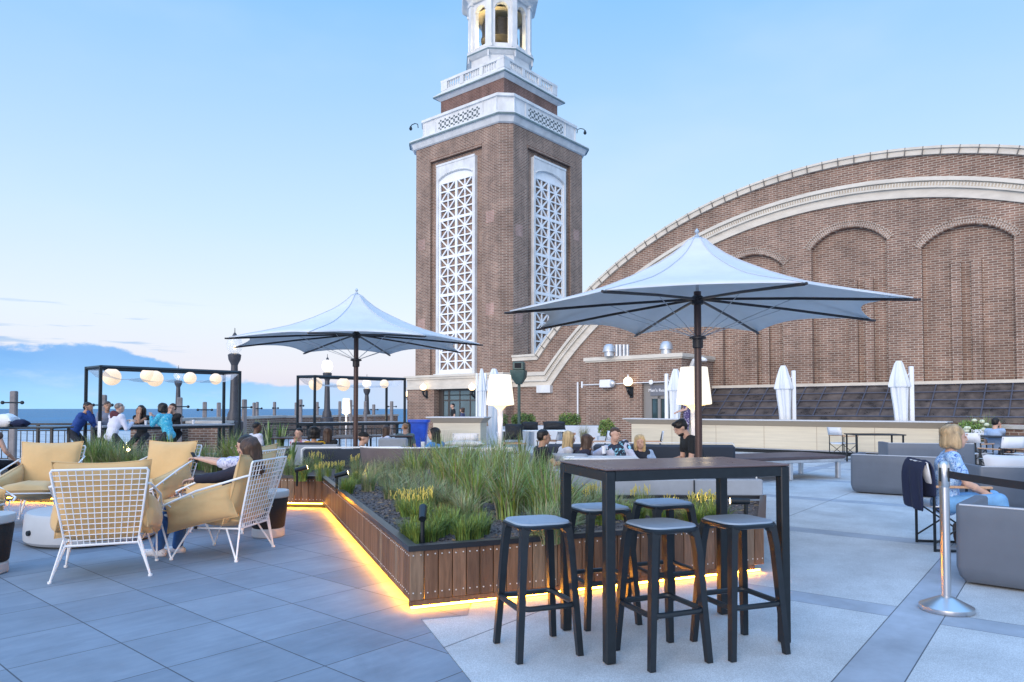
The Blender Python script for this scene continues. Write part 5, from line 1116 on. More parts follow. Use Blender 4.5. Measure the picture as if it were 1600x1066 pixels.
# ================= DIRECTOR CHAIRS AND TABLES =================
M_LIN = mat('white sling canvas', (.74, .76, .8), .8, bump=.1, bs=40); M_WARM = mat('pale wooden arm', (.5, .3, .18), .5, var=.15, vs=8, stretch=(1, 6, 1))
dc = thing('director_chair', 'x', 'chair', (0, 0, 0), 0, 'director chairs')
for s_ in (-1, 1):
    x = s_*.26; MB().tube([(x, -.24, .0), (x, -.24, .62)], .014, 6).build('leg', M_BLACK, dc); MB().tube([(x, .24, .0), (x, .24, .62)], .014, 6).build('leg', M_BLACK, dc)
    b = MB(); b.tube([(x, -.25, .014), (x, .25, .014)], .013, 6); b.tube([(x, -.24, .08), (x, .24, .42)], .009, 5); b.tube([(x, .24, .08), (x, -.24, .42)], .009, 5); b.tube([(x, -.24, .43), (x, .24, .43)], .012, 6); b.build('side_frame', M_BLACK, dc)
    MB().rbox(x-.025, x+.025, -.25, .27, .62, .645, .006).build('armrest', M_WARM, dc, smooth=False)
    MB().tube([(x, -.24, .6), (x, -.3, .86)], .013, 6).build('back_post', M_BLACK, dc)
b = MB(); b.add([(u*.27, v_*.24, .445-.03*(1-u*u)) for u in (-1, -.5, 0, .5, 1) for v_ in (-1, 1)], [(2*i, 2*i+1, 2*i+3, 2*i+2) for i in range(4)]); o_ = b.build('seat', M_LIN, dc); sm = o_.modifiers.new('s', 'SOLIDIFY'); sm.thickness = .012
b = MB(); b.add([(u*.275, -.27-.02*(1-u*u)-(.04 if z > .7 else 0), z) for u in (-1, -.5, 0, .5, 1) for z in (.66, .87)], [(2*i, 2*i+1, 2*i+3, 2*i+2) for i in range(4)]); o_ = b.build('backrest', M_LIN, dc); sm = o_.modifiers.new('s', 'SOLIDIFY'); sm.thickness = .014
def dchair(px, py, rz, label, first=False, d=None):
    v = g(px, py) if d is None else at(px, py, d)
    if first: dc.location = (v.x, v.y, 0); dc.rotation_euler = (0, 0, R(rz)); dc['label'] = label; return dc
    return dup(dc, (v.x, v.y, 0), R(rz), label)
dchair(1318, 717, -75, 'white director chair at the left front of the small black table before the long counter', True)
dchair(1337, 712, -100, 'white director chair at the left rear of the small black table before the long counter')
dchair(1412, 712, 100, 'white director chair at the right front of the small black table, above the grey sofa')
dchair(1434, 708, 75, 'white director chair at the right rear of the small black table, above the grey sofa')
def dtable(loc, rz, L__, D_, h_, label, top=M_BLACK, grp=None, nm='cafe_table'):
    o = thing(nm, label, 'table', loc, rz, grp); MB().rbox(-L__/2, L__/2, -D_/2, D_/2, h_-.03, h_, .008).build('tabletop', top, o, smooth=False)
    for x in (-1, 1):
        for y in (-1, 1): MB().box(x*(L__/2-.06)-.018, x*(L__/2-.06)+.018, y*(D_/2-.06)-.018, y*(D_/2-.06)+.018, 0, h_-.03).build('leg', M_BLACK, o, smooth=False)
    return o
v = at(1366, 678, 18.5); dtable((v.x, v.y, 0), R(-6), 1.25, .8, .74, 'small dark cafe table between white director chairs before the long counter')
v = at(1568, 682, 16.6); dtable((v.x, v.y, 0), R(-15), 1.5, .8, .76, 'black cafe table of the man in the light blue shirt at the right')
for px, d, rz, lb in ((1522, 15.6, -60, 'director chair with wooden arms left of the right hand cafe table'), (1548, 17.6, 180, 'director chair in which the man in the light blue shirt sits'), (1565, 13.6, 10, 'director chair nearest to us before the right hand cafe table'), (1596, 15.2, 30, 'director chair at the right edge of the picture by the cafe table')): dchair(px, 700, rz, lb, d=d)
# the woman's chair with the navy jacket
wc = dup(dc, (4.42, 7.25, 0), R(-102), 'director chair with pale wooden arms holding the woman in the blue floral blouse')
M_NAVY = mat('navy fleece', (.012, .02, .06), .95, bump=.4, bs=30)
b = MB(); n = 8; vs = []
for i in range(n+1):
    for j in range(11):
        u = -.3+.6*i/n; t_ = j/10
        if t_ < .5: y, z = -.345-.05*math.sin(i*1.7)*.3-.03*t_, .52+.4*t_*2*.92
        else: y, z = -.27+.03*math.sin(i), .52+.4*(2-2*t_)*.92
        if j == 5: y = -.3; z = .92
        vs.append((u*(1+.08*math.sin(j)), y+.012*math.sin(i*2.1+j), (z if j > 5 else z-.14*(1-t_*2))+.012*math.sin(i*3)))
b.add(vs, [(i*11+j, (i+1)*11+j, (i+1)*11+j+1, i*11+j+1) for i in range(n) for j in range(10)]); o = b.build('navy_jacket', M_NAVY); o.location = wc.location; o.rotation_euler = wc.rotation_euler; sm = o.modifiers.new('s', 'SOLIDIFY'); sm.thickness = .025; sm.offset = 0
sb_ = o.modifiers.new('b', 'SUBSURF'); sb_.levels = 1; sb_.render_levels = 1
tag(o, 'navy jacket hung over the back of the seated woman\'s director chair', 'jacket')
o = thing('handbag', 'dark brown bag on the ground under the seated woman\'s chair', 'bag', (4.62, 7.3, 0), R(20)); b = MB(); b.pillow((0, 0, 0), .34, .26, .2, TR((0, 0, .13), 0, R(80)), seed=9); b.build('body', mat('dark brown leather', (.035, .02, .018), .5), o); MB().tube([(-.1, 0, .2), (-.06, .02, .33), (.06, .02, .33), (.1, 0, .2)], .01, 6).build('handle', M_BLACK, o)
# white chairs and loaded benches in front of the wall
v = at(833, 665, 15.5)
for i, (px, d, rz, lb) in enumerate(((800, 15.8, -80, 'white director chair left of the laden white bench'), (862, 17, 60, 'white director chair right of the laden white bench'), (935, 16.5, 100, 'white director chair behind the leaning man'), (1015, 16.5, 80, 'white director chair behind the blonde woman in the navy top'), (725, 15.4, 10, 'white director chair before the short cream counter'))): dchair(px, 700, rz, lb, d=d)
o = dtable((at(833, 660, 16.5).x, 16.5, 0), R(-5), 1.5, .6, .9, 'white bench table piled with black bags before the clipped shrubs', M_WHITE)
def bag(px, py, d, w_, h_, label, z):
    v = at(px, py, d); o = MB(); o.pillow((0, 0, 0), w_, h_*1.3, .3, TR((0, 0, h_*.5), 0, R(70)), seed=int(px)); o = o.build('black_bag', mat('black nylon %d' % px, (.012, .013, .016), .7)); o.location = (v.x, v.y, z); tag(o, label, 'bag', 'black bags before the brick wall')
bag(803, 670, 16.1, .42, .3, 'black bag on the left end of the white bench table', .72); bag(828, 662, 16.6, .4, .16, 'black bag in the middle of the white bench table', .9); bag(866, 660, 16.8, .55, .17, 'large black bag right of the white bench table', .9)
v = at(732, 690, 14.9); o = thing('white_bench', 'low bench with striped pale cushion in front of the short cream counter', 'bench', (v.x, v.y, 0), R(-3)); MB().rbox(-.75, .95, -.25, .25, .5, .6, .02).build('seat', M_GALV, o, smooth=False); b = MB(); b.pillow((0, 0, 0), .9, .3, .14, TR((-.1, 0, .66))); b.build('cushion', M_CUSH, o)
for x in (-.65, .85): MB().box(x-.03, x+.03, -.2, .2, 0, .5).build('leg', M_BLACK, o, smooth=False)
# ================= POTS AND SHRUBS =================
def leafball(n, r, mats, size, seed, squash=1.0, up=0.0):
    rnd = random.Random(seed); b = MB()
    for i in range(n):
        while True:
            p = Vector((rnd.uniform(-1, 1), rnd.uniform(-1, 1), rnd.uniform(-1, 1)))
            if p.length < 1 and p.length > .35*rnd.random(): break
        p = p*r*(1+.25*noise.noise(p*2+Vector((seed, 0, 0)))); p.z *= squash
        q = Quaternion((rnd.uniform(-1, 1), rnd.uniform(-1, 1), rnd.uniform(-1, 1), rnd.uniform(-1, 1))); q.normalize(); s_ = size*rnd.uniform(.6, 1.3)
        vs = [p + q @ Vector(v_) for v_ in ((-s_, 0, 0), (0, -s_*.45, s_*.1), (s_, 0, 0), (0, s_*.45, s_*.1))]; b.add(vs, [(0, 1, 2, 3)], rnd.choice(mats))
    return b
M_POTW = mat('pale planter box', (.55, .58, .62), .6, var=.06, vs=3)
def shrub(px, d, r, zpot, hpot, label, name='clipped_shrub', squash=1.15, mats=(0, 4, 4, 3), pot=True, n=900, cat='shrub', w_=.25):
    v = at(px, 660, d); o = thing(name, label, cat, (v.x, v.y, 0), 0, 'potted shrubs along the brick wall' if name == 'clipped_shrub' else None)
    if pot:
        b = MB(); b.loft([rrect(-w_*.85, w_*.85, -w_*.85, w_*.85, .04, .0), rrect(-w_, w_, -w_, w_, .05, hpot)]); b.build('pot', M_POTW, o)
    b = leafball(n, r, mats, .03, int(px), squash); b.v = [(x, y, z+hpot+r*squash*.8) for x, y, z in b.v]; b.build('foliage', GM, o, smooth=False)
    MB().frus((0, 0, hpot-.02), (0, 0, hpot+r), .02, n=6).build('stem', mat('stem', (.08, .05, .03), .8), o)
for px, d, r, lb in ((785, 26, .22, 'clipped shrub in a pale pot just right of the floor lamp stem'), (806, 27.5, .2, 'clipped ball shrub, left of the three under the speaker pole'), (817, 27, .23, 'clipped ball shrub, middle of the three under the speaker pole'), (829, 27.4, .2, 'clipped ball shrub, right of the three under the speaker pole'), (881, 26.5, .21, 'clipped ball shrub, left of the three under the white downpipe'), (890, 26, .22, 'clipped ball shrub, middle of the three under the white downpipe'), (900, 26.4, .2, 'clipped ball shrub, right of the three under the white downpipe'), (770, 25.8, .2, 'clipped shrub in a pale pot just left of the floor lamp stem')): shrub(px, d, r, 0, .75, lb, squash=1.25)
shrub(948, 20, .27, 0, .62, 'leafy green shrub with pale new leaves in a dark pot left of the long counter', 'potted_shrub', 1.0, (0, 3, 3, 4), n=1100)
b = tuft(220, .6, .1, .004, [2, 1, 2], (.1, .7), 77); o = bpy.data.objects.new('dry_grass', b); COL.objects.link(o); v = at(912, 660, 21); o.location = (v.x, v.y, .4); tag(o, 'beige feathery dry grass in front of the brick wall left of the shrub', 'grass', kind='thing')
o = thing('planter_box', 'long pale planter box under the three right hand ball shrubs', 'planter', (at(880, 660, 25).x, 25, 0), R(-3)); MB().rbox(-1.0, 1.3, -.25, .25, 0, .8, .02).build('box', M_POTW, o, smooth=False); MB().box(-.95, 1.25, -.2, .2, .8, .81).build('soil', M_GRAVEL, o, smooth=False)
for px, py, d, k, s_, lb in ((402, 0, 16.5, 'leaf', 1.0, 'spiky upright leaves left of the snake plant planter behind the dark haired man'), (420, 0, 16.6, 'leaf', 1.1, 'spiky upright leaves in the middle of the planter behind the dark haired man'), (438, 0, 16.7, 'leaf', 1.05, 'spiky upright leaves at the right of the planter behind the dark haired man')): grass(px, 650, k, s_*1.15, label=lb, z=.5, d=d, name='spiky_plant', cat='plant', grp='spiky plants in the white trough')
o = thing('trough', 'low white trough with spiky plants behind the seated dark haired man', 'planter', (at(425, 660, 16.6).x, 16.6, 0)); MB().rbox(-.9, .75, -.25, .25, 0, .52, .02).build('box', M_POTW, o, smooth=False)
shrub(1512, 18.2, .38, 0, .55, 'broad leafy shrub with white flower heads behind the woman at the right', 'flowering_shrub', .8, (0, 0, 4, 3), n=1500, w_=.4)
b = MB(); rnd = random.Random(4); v = at(1512, 660, 18.2)
for i in range(9): b.ball((rnd.uniform(-.35, .35), rnd.uniform(-.35, -.05), .75+rnd.uniform(0, .4)), (.06, .06, .045), 8, 5)
o_ = b.build('flower_heads', mat('cream blooms', (.65, .68, .5), .7), bpy.data.objects.get('flowering_shrub'))
grass(1540, 650, 'tall', 1.15, label='tall feathery grass growing behind the flowering shrub at the right', z=.5, d=18.6, name='feathery_grass', grp='feathery grass at the right'); grass(1548, 650, 'tall', 1.1, label='right hand clump of feathery grass behind the flowering shrub at the right', z=.5, d=18.4, name='feathery_grass', grp='feathery grass at the right'); grass(1530, 650, 'fine', 1.9, label='fine grass tuft between shrub and feathery grass at the right', z=.5, d=18.5, name='fine_grass', grp=None)
a = at(1500, 660, 19.5); c = at(1640, 660, 17.0); wall_run((a.x, a.y), (c.x, c.y), .98, .3, 'low brown brick wall behind the man in the light blue shirt', 'low_brick_wall')
# curved concrete tub sofa in the middle distance
o = thing('curved_sofa', 'big curved grey brown concrete shell seat behind the tall grasses', 'sofa', (at(640, 700, 11.6).x, 11.6, 0), 0)
b = MB(); n = 22; vs = []
pr_ = [(.5, .1), (.72, .3), (.78, .62), (.8, .76), (.77, .785), (.72, .77), (.66, .5), (.3, .4)]
for i in range(n+1):
    a_ = R(185+170*i/n)
    for r_, z in pr_: vs.append((r_*math.cos(a_)*1.0, r_*math.sin(a_)*.62, z))
m_ = len(pr_); b.add(vs, [(i*m_+j, (i+1)*m_+j, (i+1)*m_+j+1, i*m_+j+1) for i in range(n) for j in range(m_-1)]); b.tube([(.785*math.cos(R(185+170*i/n)), .49*math.sin(R(185+170*i/n)), .785) for i in range(n+1)], .014, 6, 1); q_ = b.build('shell', [mat('grey brown concrete', (.13, .11, .12), .6, var=.15, vs=3), M_WHITE], o)
MB().lathe([(.1, 0), (.3, .02), (.4, .12), (.66, .4), (.62, .44)], 24).build('seat', M_SHELL, o)
o2 = thing('white_sofa', 'low pale sofa with white rim where the man in the black cap sits', 'sofa', (at(548, 700, 12.4).x, 12.4, 0), R(5))
MB().rbox(-.75, .85, -.1, .8, .08, .45, .03).build('base', M_SHELL, o2, smooth=False); MB().rbox(-.78, .88, -.14, .02, .3, .70, .03).build('backrest', M_CUSHD, o2, smooth=False); b = MB(); b.tube([(-.8, -.14, .35), (-.8, -.14, .7), (-.75, -.14, .73), (.85, -.14, .73), (.9, -.14, .7), (.9, -.14, .35)], .016, 6); b.build('rim', M_WHITE, o2)
o3 = thing('grey_sofa', 'grey blue fabric sofa back with dark band behind the woman in yellow', 'sofa', (at(456, 700, 13.6).x, 13.6, 0), R(-2))
MB().rbox(0, .92, -.05, .8, .05, .45, .03).build('base', M_SHELLC, o3, smooth=False); MB().rbox(0, .92, -.1, .06, .25, .72, .03).build('backrest', M_SHELLC, o3, smooth=False); MB().rbox(.02, .6, -.08, .04, .70, .755, .01).build('top_band', M_CUSHD, o3, smooth=False)
o4 = thing('grey_sofa', 'grey cushioned sofa back behind the woman in the green top', 'sofa', (at(592, 690, 15.5).x, 15.5, 0), R(2)); MB().rbox(0, .62, -.05, .7, .05, .42, .03).build('base', M_SHELLC, o4, smooth=False); MB().rbox(0, .62, -.12, .05, .3, .76, .03).build('backrest', M_SHELLC, o4, smooth=False)
for px, d, w_, lb in ((505, 16.5, 2.2, 'long dark slatted picnic table behind the woman in yellow'), (585, 17.5, 1.9, 'dark slatted picnic table right of the far parasol pole')):
    v = at(px, 680, d); dtable((v.x, v.y, 0), R(4), w_, .7, .74, lb, mat('dark brown slats %d' % px, (.06, .035, .03), .5), None, 'picnic_table')
# dark high table at far left with things on it
v = at(48, 668, 11.7); o = dtable((v.x-.15, v.y, 0), R(3), 1.35, .6, 1.1, 'black bar height table at the far left behind the armchairs')
ob = thing('white_bag', 'white cloth bundle lying on the black bar table at the far left', 'bag', (at(6, 660, 11.7).x, 11.75, 1.1)); b = MB(); b.pillow((0, 0, 0), .34, .3, .24, TR((0, 0, .09))); b.build('cloth', M_LIN, ob)
ob = MB(); ob.pillow((0, 0, 0), .22, .2, .14, TR((0, 0, .05))); ob = ob.build('dark_bag', M_NAVY); ob.location = (at(32, 660, 11.7).x, 11.7, 1.1); tag(ob, 'small dark bag on the black bar table at the far left', 'bag')
# a few cups, papers
def cup(p, label, m_=M_LIN, r_=.035, h_=.11, name='cup'):
    o = MB().lathe([(r_*.75, 0), (r_, h_), (r_*.85, h_), (r_*.62, .01)], 12).build(name, m_); o.location = p; tag(o, label, 'cup', 'cups on the tables')
cup((at(228, 664, 17.1).x, 17.1, 1.0), 'pale cup on the left high table in front of the curly haired woman')
cup((at(302, 664, 17.9).x, 17.9, 1.0), 'pale cup on the right part of the left high table'); cup((1.35, 10.55, .735), 'white cup on the low table before the friends'); cup((at(661, 692, 12.2).x, 12.2, .72), 'white cup held above the curved sofa beside the woman in blue')
# ================= PEOPLE =================
def skinm(name, c): return mat(name, c, .5, var=.06, vs=30, spec=.35)
SK = {'fair': skinm('fair skin', (.58, .36, .27)), 'mid': skinm('tan skin', (.42, .24, .16)), 'dark': skinm('dark skin', (.13, .07, .045))}
def hairm(name, c): return mat(name, c, .45, var=.45, vs=28, bump=.6, bs=90, stretch=(1, 1, .15), spec=.4)
HR = {'black': hairm('black hair', (.012, .010, .010)), 'brown': hairm('brown hair', (.06, .032, .02)), 'blonde': hairm('blonde hair', (.5, .36, .18)), 'dblonde': hairm('highlighted blonde hair', (.38, .27, .15)), 'ginger': hairm('light brown hair', (.26, .13, .06)), 'grey': hairm('cropped grey hair', (.2, .16, .14))}
def cloth(name, c, **k): return mat(name, c, .85, bump=.25, bs=35, **k)
def printed(name, base_, spots, sc=22, lo=.5, hi=.56):
    m = mat(name, base_, .8); t = m.node_tree; b = t.nodes['Principled BSDF']; tcn = t.nodes.new('ShaderNodeTexCoord'); v = t.nodes.new('ShaderNodeTexNoise'); v.inputs['Scale'].default_value = sc; v.inputs['Detail'].default_value = 3; v.inputs['Distortion'].default_value = 1.5
    t.links.new(tcn.outputs['Object'], v.inputs[0]); r = t.nodes.new('ShaderNodeValToRGB'); e = r.color_ramp.elements; e[0].position = lo-.1; e[0].color = (*spots[0], 1); e[1].position = hi+.08; e[1].color = (*spots[1], 1)
    for p_, c_ in ((lo-.04, base_), (lo+.02, base_), (hi, base_)): q = e.new(p_); q.color = (*c_, 1)
    t.links.new(v.outputs['Fac'], r.inputs[0]); t.links.new(r.outputs[0], b.inputs['Base Color']); return m
M_EYEW = mat('eye white', (.75, .72, .7), .3); M_EYED = mat('dark iris', (.02, .015, .012), .3); M_LIP = mat('lips', (.4, .12, .1), .5)
M_JEAN = cloth('blue denim', (.03, .11, .3), var=.2, vs=20); M_JEANL = cloth('light denim', (.16, .36, .62), var=.15, vs=12); M_DKT = cloth('dark trousers', (.02, .022, .03)); M_BLKT = cloth('black cotton', (.012, .014, .017))
M_SHOEW = printed('white clogs with dark holes', (.75, .75, .78), ((.03, .03, .04), (.78, .78, .8)), 45, .42, .5); M_SHOE = mat('dark shoes', (.03, .025, .025), .6)
JOBS = []
def ik(a, c, l1, l2, hint):
    a, c = Vector(a), Vector(c); d = c-a; L_ = min(d.length, (l1+l2)*.995); d = d.normalized(); c = a+d*L_
    x = (l1*l1-l2*l2+L_*L_)/(2*L_); h = math.sqrt(max(0, l1*l1-x*x)); hv = Vector(hint); hv = (hv-d*hv.dot(d)); hv = hv.normalized() if hv.length > 1e-5 else Vector((0, 0, 1))
    return a+d*x+hv*h, c
def limb(b, p0, p1, r0, r1, k=3):
    p0, p1 = Vector(p0), Vector(p1); b.frus(p0, p1, r0, r1, 12); b.ball(p0, r0*1.0, 12, 8); b.ball(p1, r1*1.0, 12, 8)
def person(label, hp, d, yaw, lean=0, side=0, head=(0, 0, 0), hl=(-.12, .3, .1), hr=(.12, .3, .1), legs='sit', sc=1.0, skin='fair', top='tee', topm=None, bot='long', botm=None, hair='short', hm='brown', vox=.014, feet=None, hz=None, shoem=None, grp=None, fem=False, elb=(0, -.3, -1), extra=None, knees=None, beard=False, glasses=False, shades=False, hipz=None, xy=None):
    ln = R(lean); sd_ = R(side)
    up = Vector((math.sin(sd_), math.sin(ln), math.cos(ln)*math.cos(sd_))).normalized()
    rt = Vector((1, 0, 0)); rt = (rt-up*rt.dot(up)).normalized(); fw = up.cross(rt)
    neck = up*.52; hy, hp_, hro = [R(v_) for v_ in head]
    Hm = Matrix.Rotation(-hy, 3, 'Z') @ Matrix.Rotation(-hp_, 3, 'X') @ Matrix.Rotation(hro, 3, 'Y')
    hf, hu, hr_ = Hm @ Vector((0, 1, 0)), Hm @ Vector((0, 0, 1)), Hm @ Vector((1, 0, 0))
    nb = neck + fw*.01; hc = nb + (up*.5+hu*.5).normalized()*.125 + hf*.02   # head centre
    hw = at(hp[0], hp[1], d)
    Rz = Matrix.Rotation(R(yaw), 3, 'Z'); off_ = Rz @ (hc*sc)
    base_ = hw - off_; hipz_ = base_.z
    if xy is not None: base_ = Vector((xy[0], xy[1], hipz_))
    root = thing('person', label, 'person', (base_.x, base_.y, base_.z), R(yaw), grp); root.scale = (sc, sc, sc)
    gz = -base_.z/sc   # ground in local z
    kx = .92 if fem else 1.0
    sh = {s_: up*.455 + rt*(s_*.165*kx) for s_ in (-1, 1)}
    hip = {s_: rt*(s_*.095) + Vector((0, 0, 0)) for s_ in (-1, 1)}
    H = {-1: Vector(hl), 1: Vector(hr)}; E = {}
    for s_ in (-1, 1):
        hint = Vector((elb[0]+s_*.35, elb[1], elb[2])); E[s_], H[s_] = ik(sh[s_], H[s_], .285*kx, .255*kx, hint)
    K = {}; A = {}
    for s_ in (-1, 1):
        if legs == 'sit': f_ = Vector((s_*.12, .48, gz+.09)) if feet is None else Vector(feet[0 if s_ < 0 else 1]); f_.z = gz+.09 if feet is None else f_.z; kh = (s_*.1, .5, 1)
        else: f_ = Vector((s_*.1, .02*s_, gz+.09)); kh = (0, 1, 0)
        l1 = .43; l2 = .42; 
        if legs == 'stand' and (hip[s_]-f_).length > .85: l1 = l2 = (hip[s_]-f_).length/2+.003
        K[s_], A[s_] = ik(hip[s_], f_, l1, l2, kh)
    def torso(b, g_=0.0, nk=True):
        w_ = .92 if fem else 1.0
        Q = Matrix((rt, fw, up)).transposed().to_3x3()
        for c_, r_ in ((.0, (.155+.01*fem, .115, .10)), (.12, (.135*w_, .10, .12)), (.26, (.15*w_, .108, .14)), (.37, (.158*w_, .112, .12))): b.ball(up*c_ + fw*(.0), (r_[0]+g_, r_[1]+g_, r_[2]+g_), 18, 12, Q=Q)
        for s_ in (-1, 1): limb(b, up*.44+rt*s_*.06, sh[s_]+up*(-.005), .062+g_, .058+g_)
        if fem:
            for s_ in (-1, 1): b.ball(up*.31+fw*.085+rt*s_*.07, .062+g_, 12, 8)
    b = MB(); torso(b, -.006)
    limb(b, up*.45, nb+up*.05, .06*kx, .052*kx); limb(b, nb+up*.02, hc-hu*.04-hf*.01, .052*kx, .05*kx)
    QH = Matrix((hr_, hf, hu)).transposed().to_3x3()
    b.ball(hc+hu*.03-hf*.008, (.077, .096, .088), 20, 14, Q=QH); b.ball(hc-hu*.032+hf*.03, (.059, .064, .072), 16, 12, Q=QH); b.ball(hc-hu*.078+hf*.058, (.03, .026, .024), 10, 8, Q=QH)
    b.frus(hc+hf*.086+hu*.02, hc+hf*.108-hu*.018, .008, .014, 8); b.ball(hc+hf*.104-hu*.018, .0135, 8, 6)
    for s_ in (-1, 1): b.ball(hc+hr_*s_*.08-hf*.004-hu*.002, (.012, .02, .03), 8, 6, Q=QH)
    for s_ in (-1, 1):
        limb(b, sh[s_], E[s_], .048*kx, .038*kx); limb(b, E[s_], H[s_], .038*kx, .025*kx)
        m_ = E[s_].lerp(H[s_], .3); b.ball(m_, .041*kx, 10, 8)
        limb(b, hip[s_], K[s_], .078, .052); limb(b, K[s_], A[s_], .05, .034); b.ball(K[s_].lerp(A[s_], .3)-fw*.01, .055, 10, 8)
        fd = Vector((0, 1, 0)); limb(b, A[s_]-Vector((0, .03, .045)), A[s_]+fd*.13-Vector((0, 0, .06)), .035, .026)
        dd = (H[s_]-E[s_]).normalized(); sdv = dd.cross(Vector((0, 0, 1))).normalized() if abs(dd.z) < .95 else Vector((1, 0, 0)); nn = sdv.cross(dd)
        QP = Matrix((sdv, dd, nn)).transposed().to_3x3(); b.ball(H[s_]+dd*.045, (.04, .052, .016), 12, 8, Q=QP)
    body = b
    # fingers, eyes, mouth are appended after the skin has been grown
    f = MB()
    for s_ in (-1, 1):
        dd = (H[s_]-E[s_]).normalized(); sdv = dd.cross(Vector((0, 0, 1))).normalized() if abs(dd.z) < .95 else Vector((1, 0, 0)); nn = sdv.cross(dd)
        if nn.z > 0: nn = -nn
        for i, l_ in enumerate((.062, .07, .066, .052)):
            o_ = H[s_]+dd*.08+sdv*(-.027+.018*i); f.tube([o_-dd*.02, o_+dd*l_*.45+nn*.004, o_+dd*l_*.8+nn*.02, o_+dd*l_*.85+nn*.042], [.0085, .008, .0075, .0065], 6)
        o_ = H[s_]+dd*.02+sdv*(.03*-s_); f.tube([o_, o_+dd*.03-sdv*s_*.022+nn*.01, o_+dd*.055-sdv*s_*.02+nn*.024], [.011, .0095, .008], 6)
    for s_ in (-1, 1):
        e_ = hc+hr_*s_*.032+hf*.086+hu*.012; f.ball(e_, (.013, .008, .008), 8, 6, 1, Q=QH); f.ball(e_+hf*.005, (.0075, .005, .0075), 8, 6, 2, Q=QH)
        f.tube([e_+hu*.02-hr_*.016+hf*.006, e_+hu*.026+hf*.01, e_+hu*.02+hr_*.018+hf*.002], .0062, 5, 2)
    f.tube([hc-hu*.048+hf*.09-hr_*.023, hc-hu*.046+hf*.099, hc-hu*.048+hf*.09+hr_*.023], [.003, .006, .003], 6, 3)
    if glasses or shades:
        q_ = hu*(.012 if glasses else .1)-hf*(0 if glasses else .03)
        for s_ in (-1, 1):
            c_ = hc+hr_*s_*.033+hf*.102+q_
            f.tube([c_+hr_*.024*math.cos(a_)+hu*.018*math.sin(a_) for a_ in [2*PI*i/10 for i in range(10)]], .0035 if glasses else .006, 4, 2, closed=True)
            if shades: f.ball(c_, (.024, .004, .018), 8, 5, 2, Q=QH)
            f.tube([c_+hr_*s_*.024, hc+hr_*s_*.083+q_+hf*.01], .003, 4, 2)
    bo = bpy.data.objects.new('body', body.me('body', SK[skin])); COL.objects.link(bo); bo.parent = root
    JOBS.append((bo, vox, f, [SK[skin], M_EYEW, M_EYED, M_LIP], 0.0))
    def piece(name, mb, mt, v_=None, dis=.0):
        o = bpy.data.objects.new(name, mb.me(name, mt)); COL.objects.link(o); o.parent = root; JOBS.append((o, v_ or vox, None, [mt], dis)); return o
    # shirt
    g_ = .012; b = MB(); torso(b, g_)
    sl = {'tee': .55, 'long': 9, 'tank': 0, 'short': .8}[top]
    for s_ in (-1, 1):
        if sl > 0: limb(b, sh[s_], sh[s_].lerp(E[s_], min(1, sl)), .056+g_*.4, (.05 if sl < 1 else .042)+g_*.9)
        if sl > 1: limb(b, E[s_], E[s_].lerp(H[s_], .92), .042+g_, .03+g_)
    if top != 'tank': b.ball(up*.47-fw*.02, (.075, .06, .035), 12, 8)
    piece('shirt', b, topm or M_BLKT, dis=.007)
    if bot:
        b = MB(); Q = Matrix((rt, fw, up)).transposed().to_3x3(); b.ball((0, 0, 0), (.165, .125, .10), 18, 12, Q=Q)
        e_ = {'long': 1.0, 'crop': .75, 'shorts': 0}[bot]
        for s_ in (-1, 1):
            limb(b, hip[s_], K[s_] if e_ else hip[s_].lerp(K[s_], .7), .09, .064)
            if e_: limb(b, K[s_], K[s_].lerp(A[s_], e_), .064, .05)
        piece('trousers', b, botm or M_DKT, dis=.005)
    for s_ in (-1, 1):
        b = MB(); limb(b, A[s_]-Vector((0, .04, .05)), A[s_]+Vector((0, .14, -.055)), .042, .036); b.ball(A[s_]+Vector((0, .1, -.05)), (.045, .07, .03), 10, 7); piece('shoe', b, shoem or M_SHOE)
    # hair
    hmat = HR[hm]; b = MB()
    if hair == 'short' or hair == 'under':
        b.ball(hc+hu*.052-hf*.018, (.084, .098, .078), 18, 12, Q=QH); b.ball(hc+hu*.01-hf*.045, (.078, .068, .07), 14, 10, Q=QH)
        if hair == 'under': b.ball(hc+hu*.1+hf*.03, (.062, .075, .032), 12, 8, Q=QH)
    elif hair == 'crop': b.ball(hc+hu*.04-hf*.016, (.080, .096, .083), 18, 12, Q=QH)
    elif hair in ('long', 'bob', 'curly', 'afro'):
        b.ball(hc+hu*.05-hf*.02, (.09, .102, .083), 18, 12, Q=QH); ln_ = {'long': .30, 'bob': .075, 'curly': .22, 'afro': .05}[hair]; tk = {'long': 1, 'bob': 1.25, 'curly': 1.5, 'afro': 1.6}[hair]
        for a_ in ((-3, -2, -1, 0, 1, 2, 3) if hair != 'bob' else (-3, -2, -1, 0, 1, 2, 3)):
            t_ = R(a_*(36 if hair != 'bob' else 30)); dirn = -hf*math.cos(t_)+hr_*math.sin(t_); p_ = hc+hu*.03+dirn*.066-hf*.012
            q_ = p_ - Vector((0, 0, 1))*(ln_+.02*math.sin(a_*3)) + dirn*.012*tk - fw*.02*(ln_ > .2) - hu*.02
            limb(b, p_, q_, .036*tk**.7, (.026 if hair != 'bob' else .036)*tk)
        if hair == 'afro': b.ball(hc+hu*.05-hf*.02, (.125, .13, .12), 18, 12, Q=QH)
        if hair == 'bob': b.ball(hc+hu*.05-hf*.038, (.094, .1, .08), 16, 10, Q=QH)
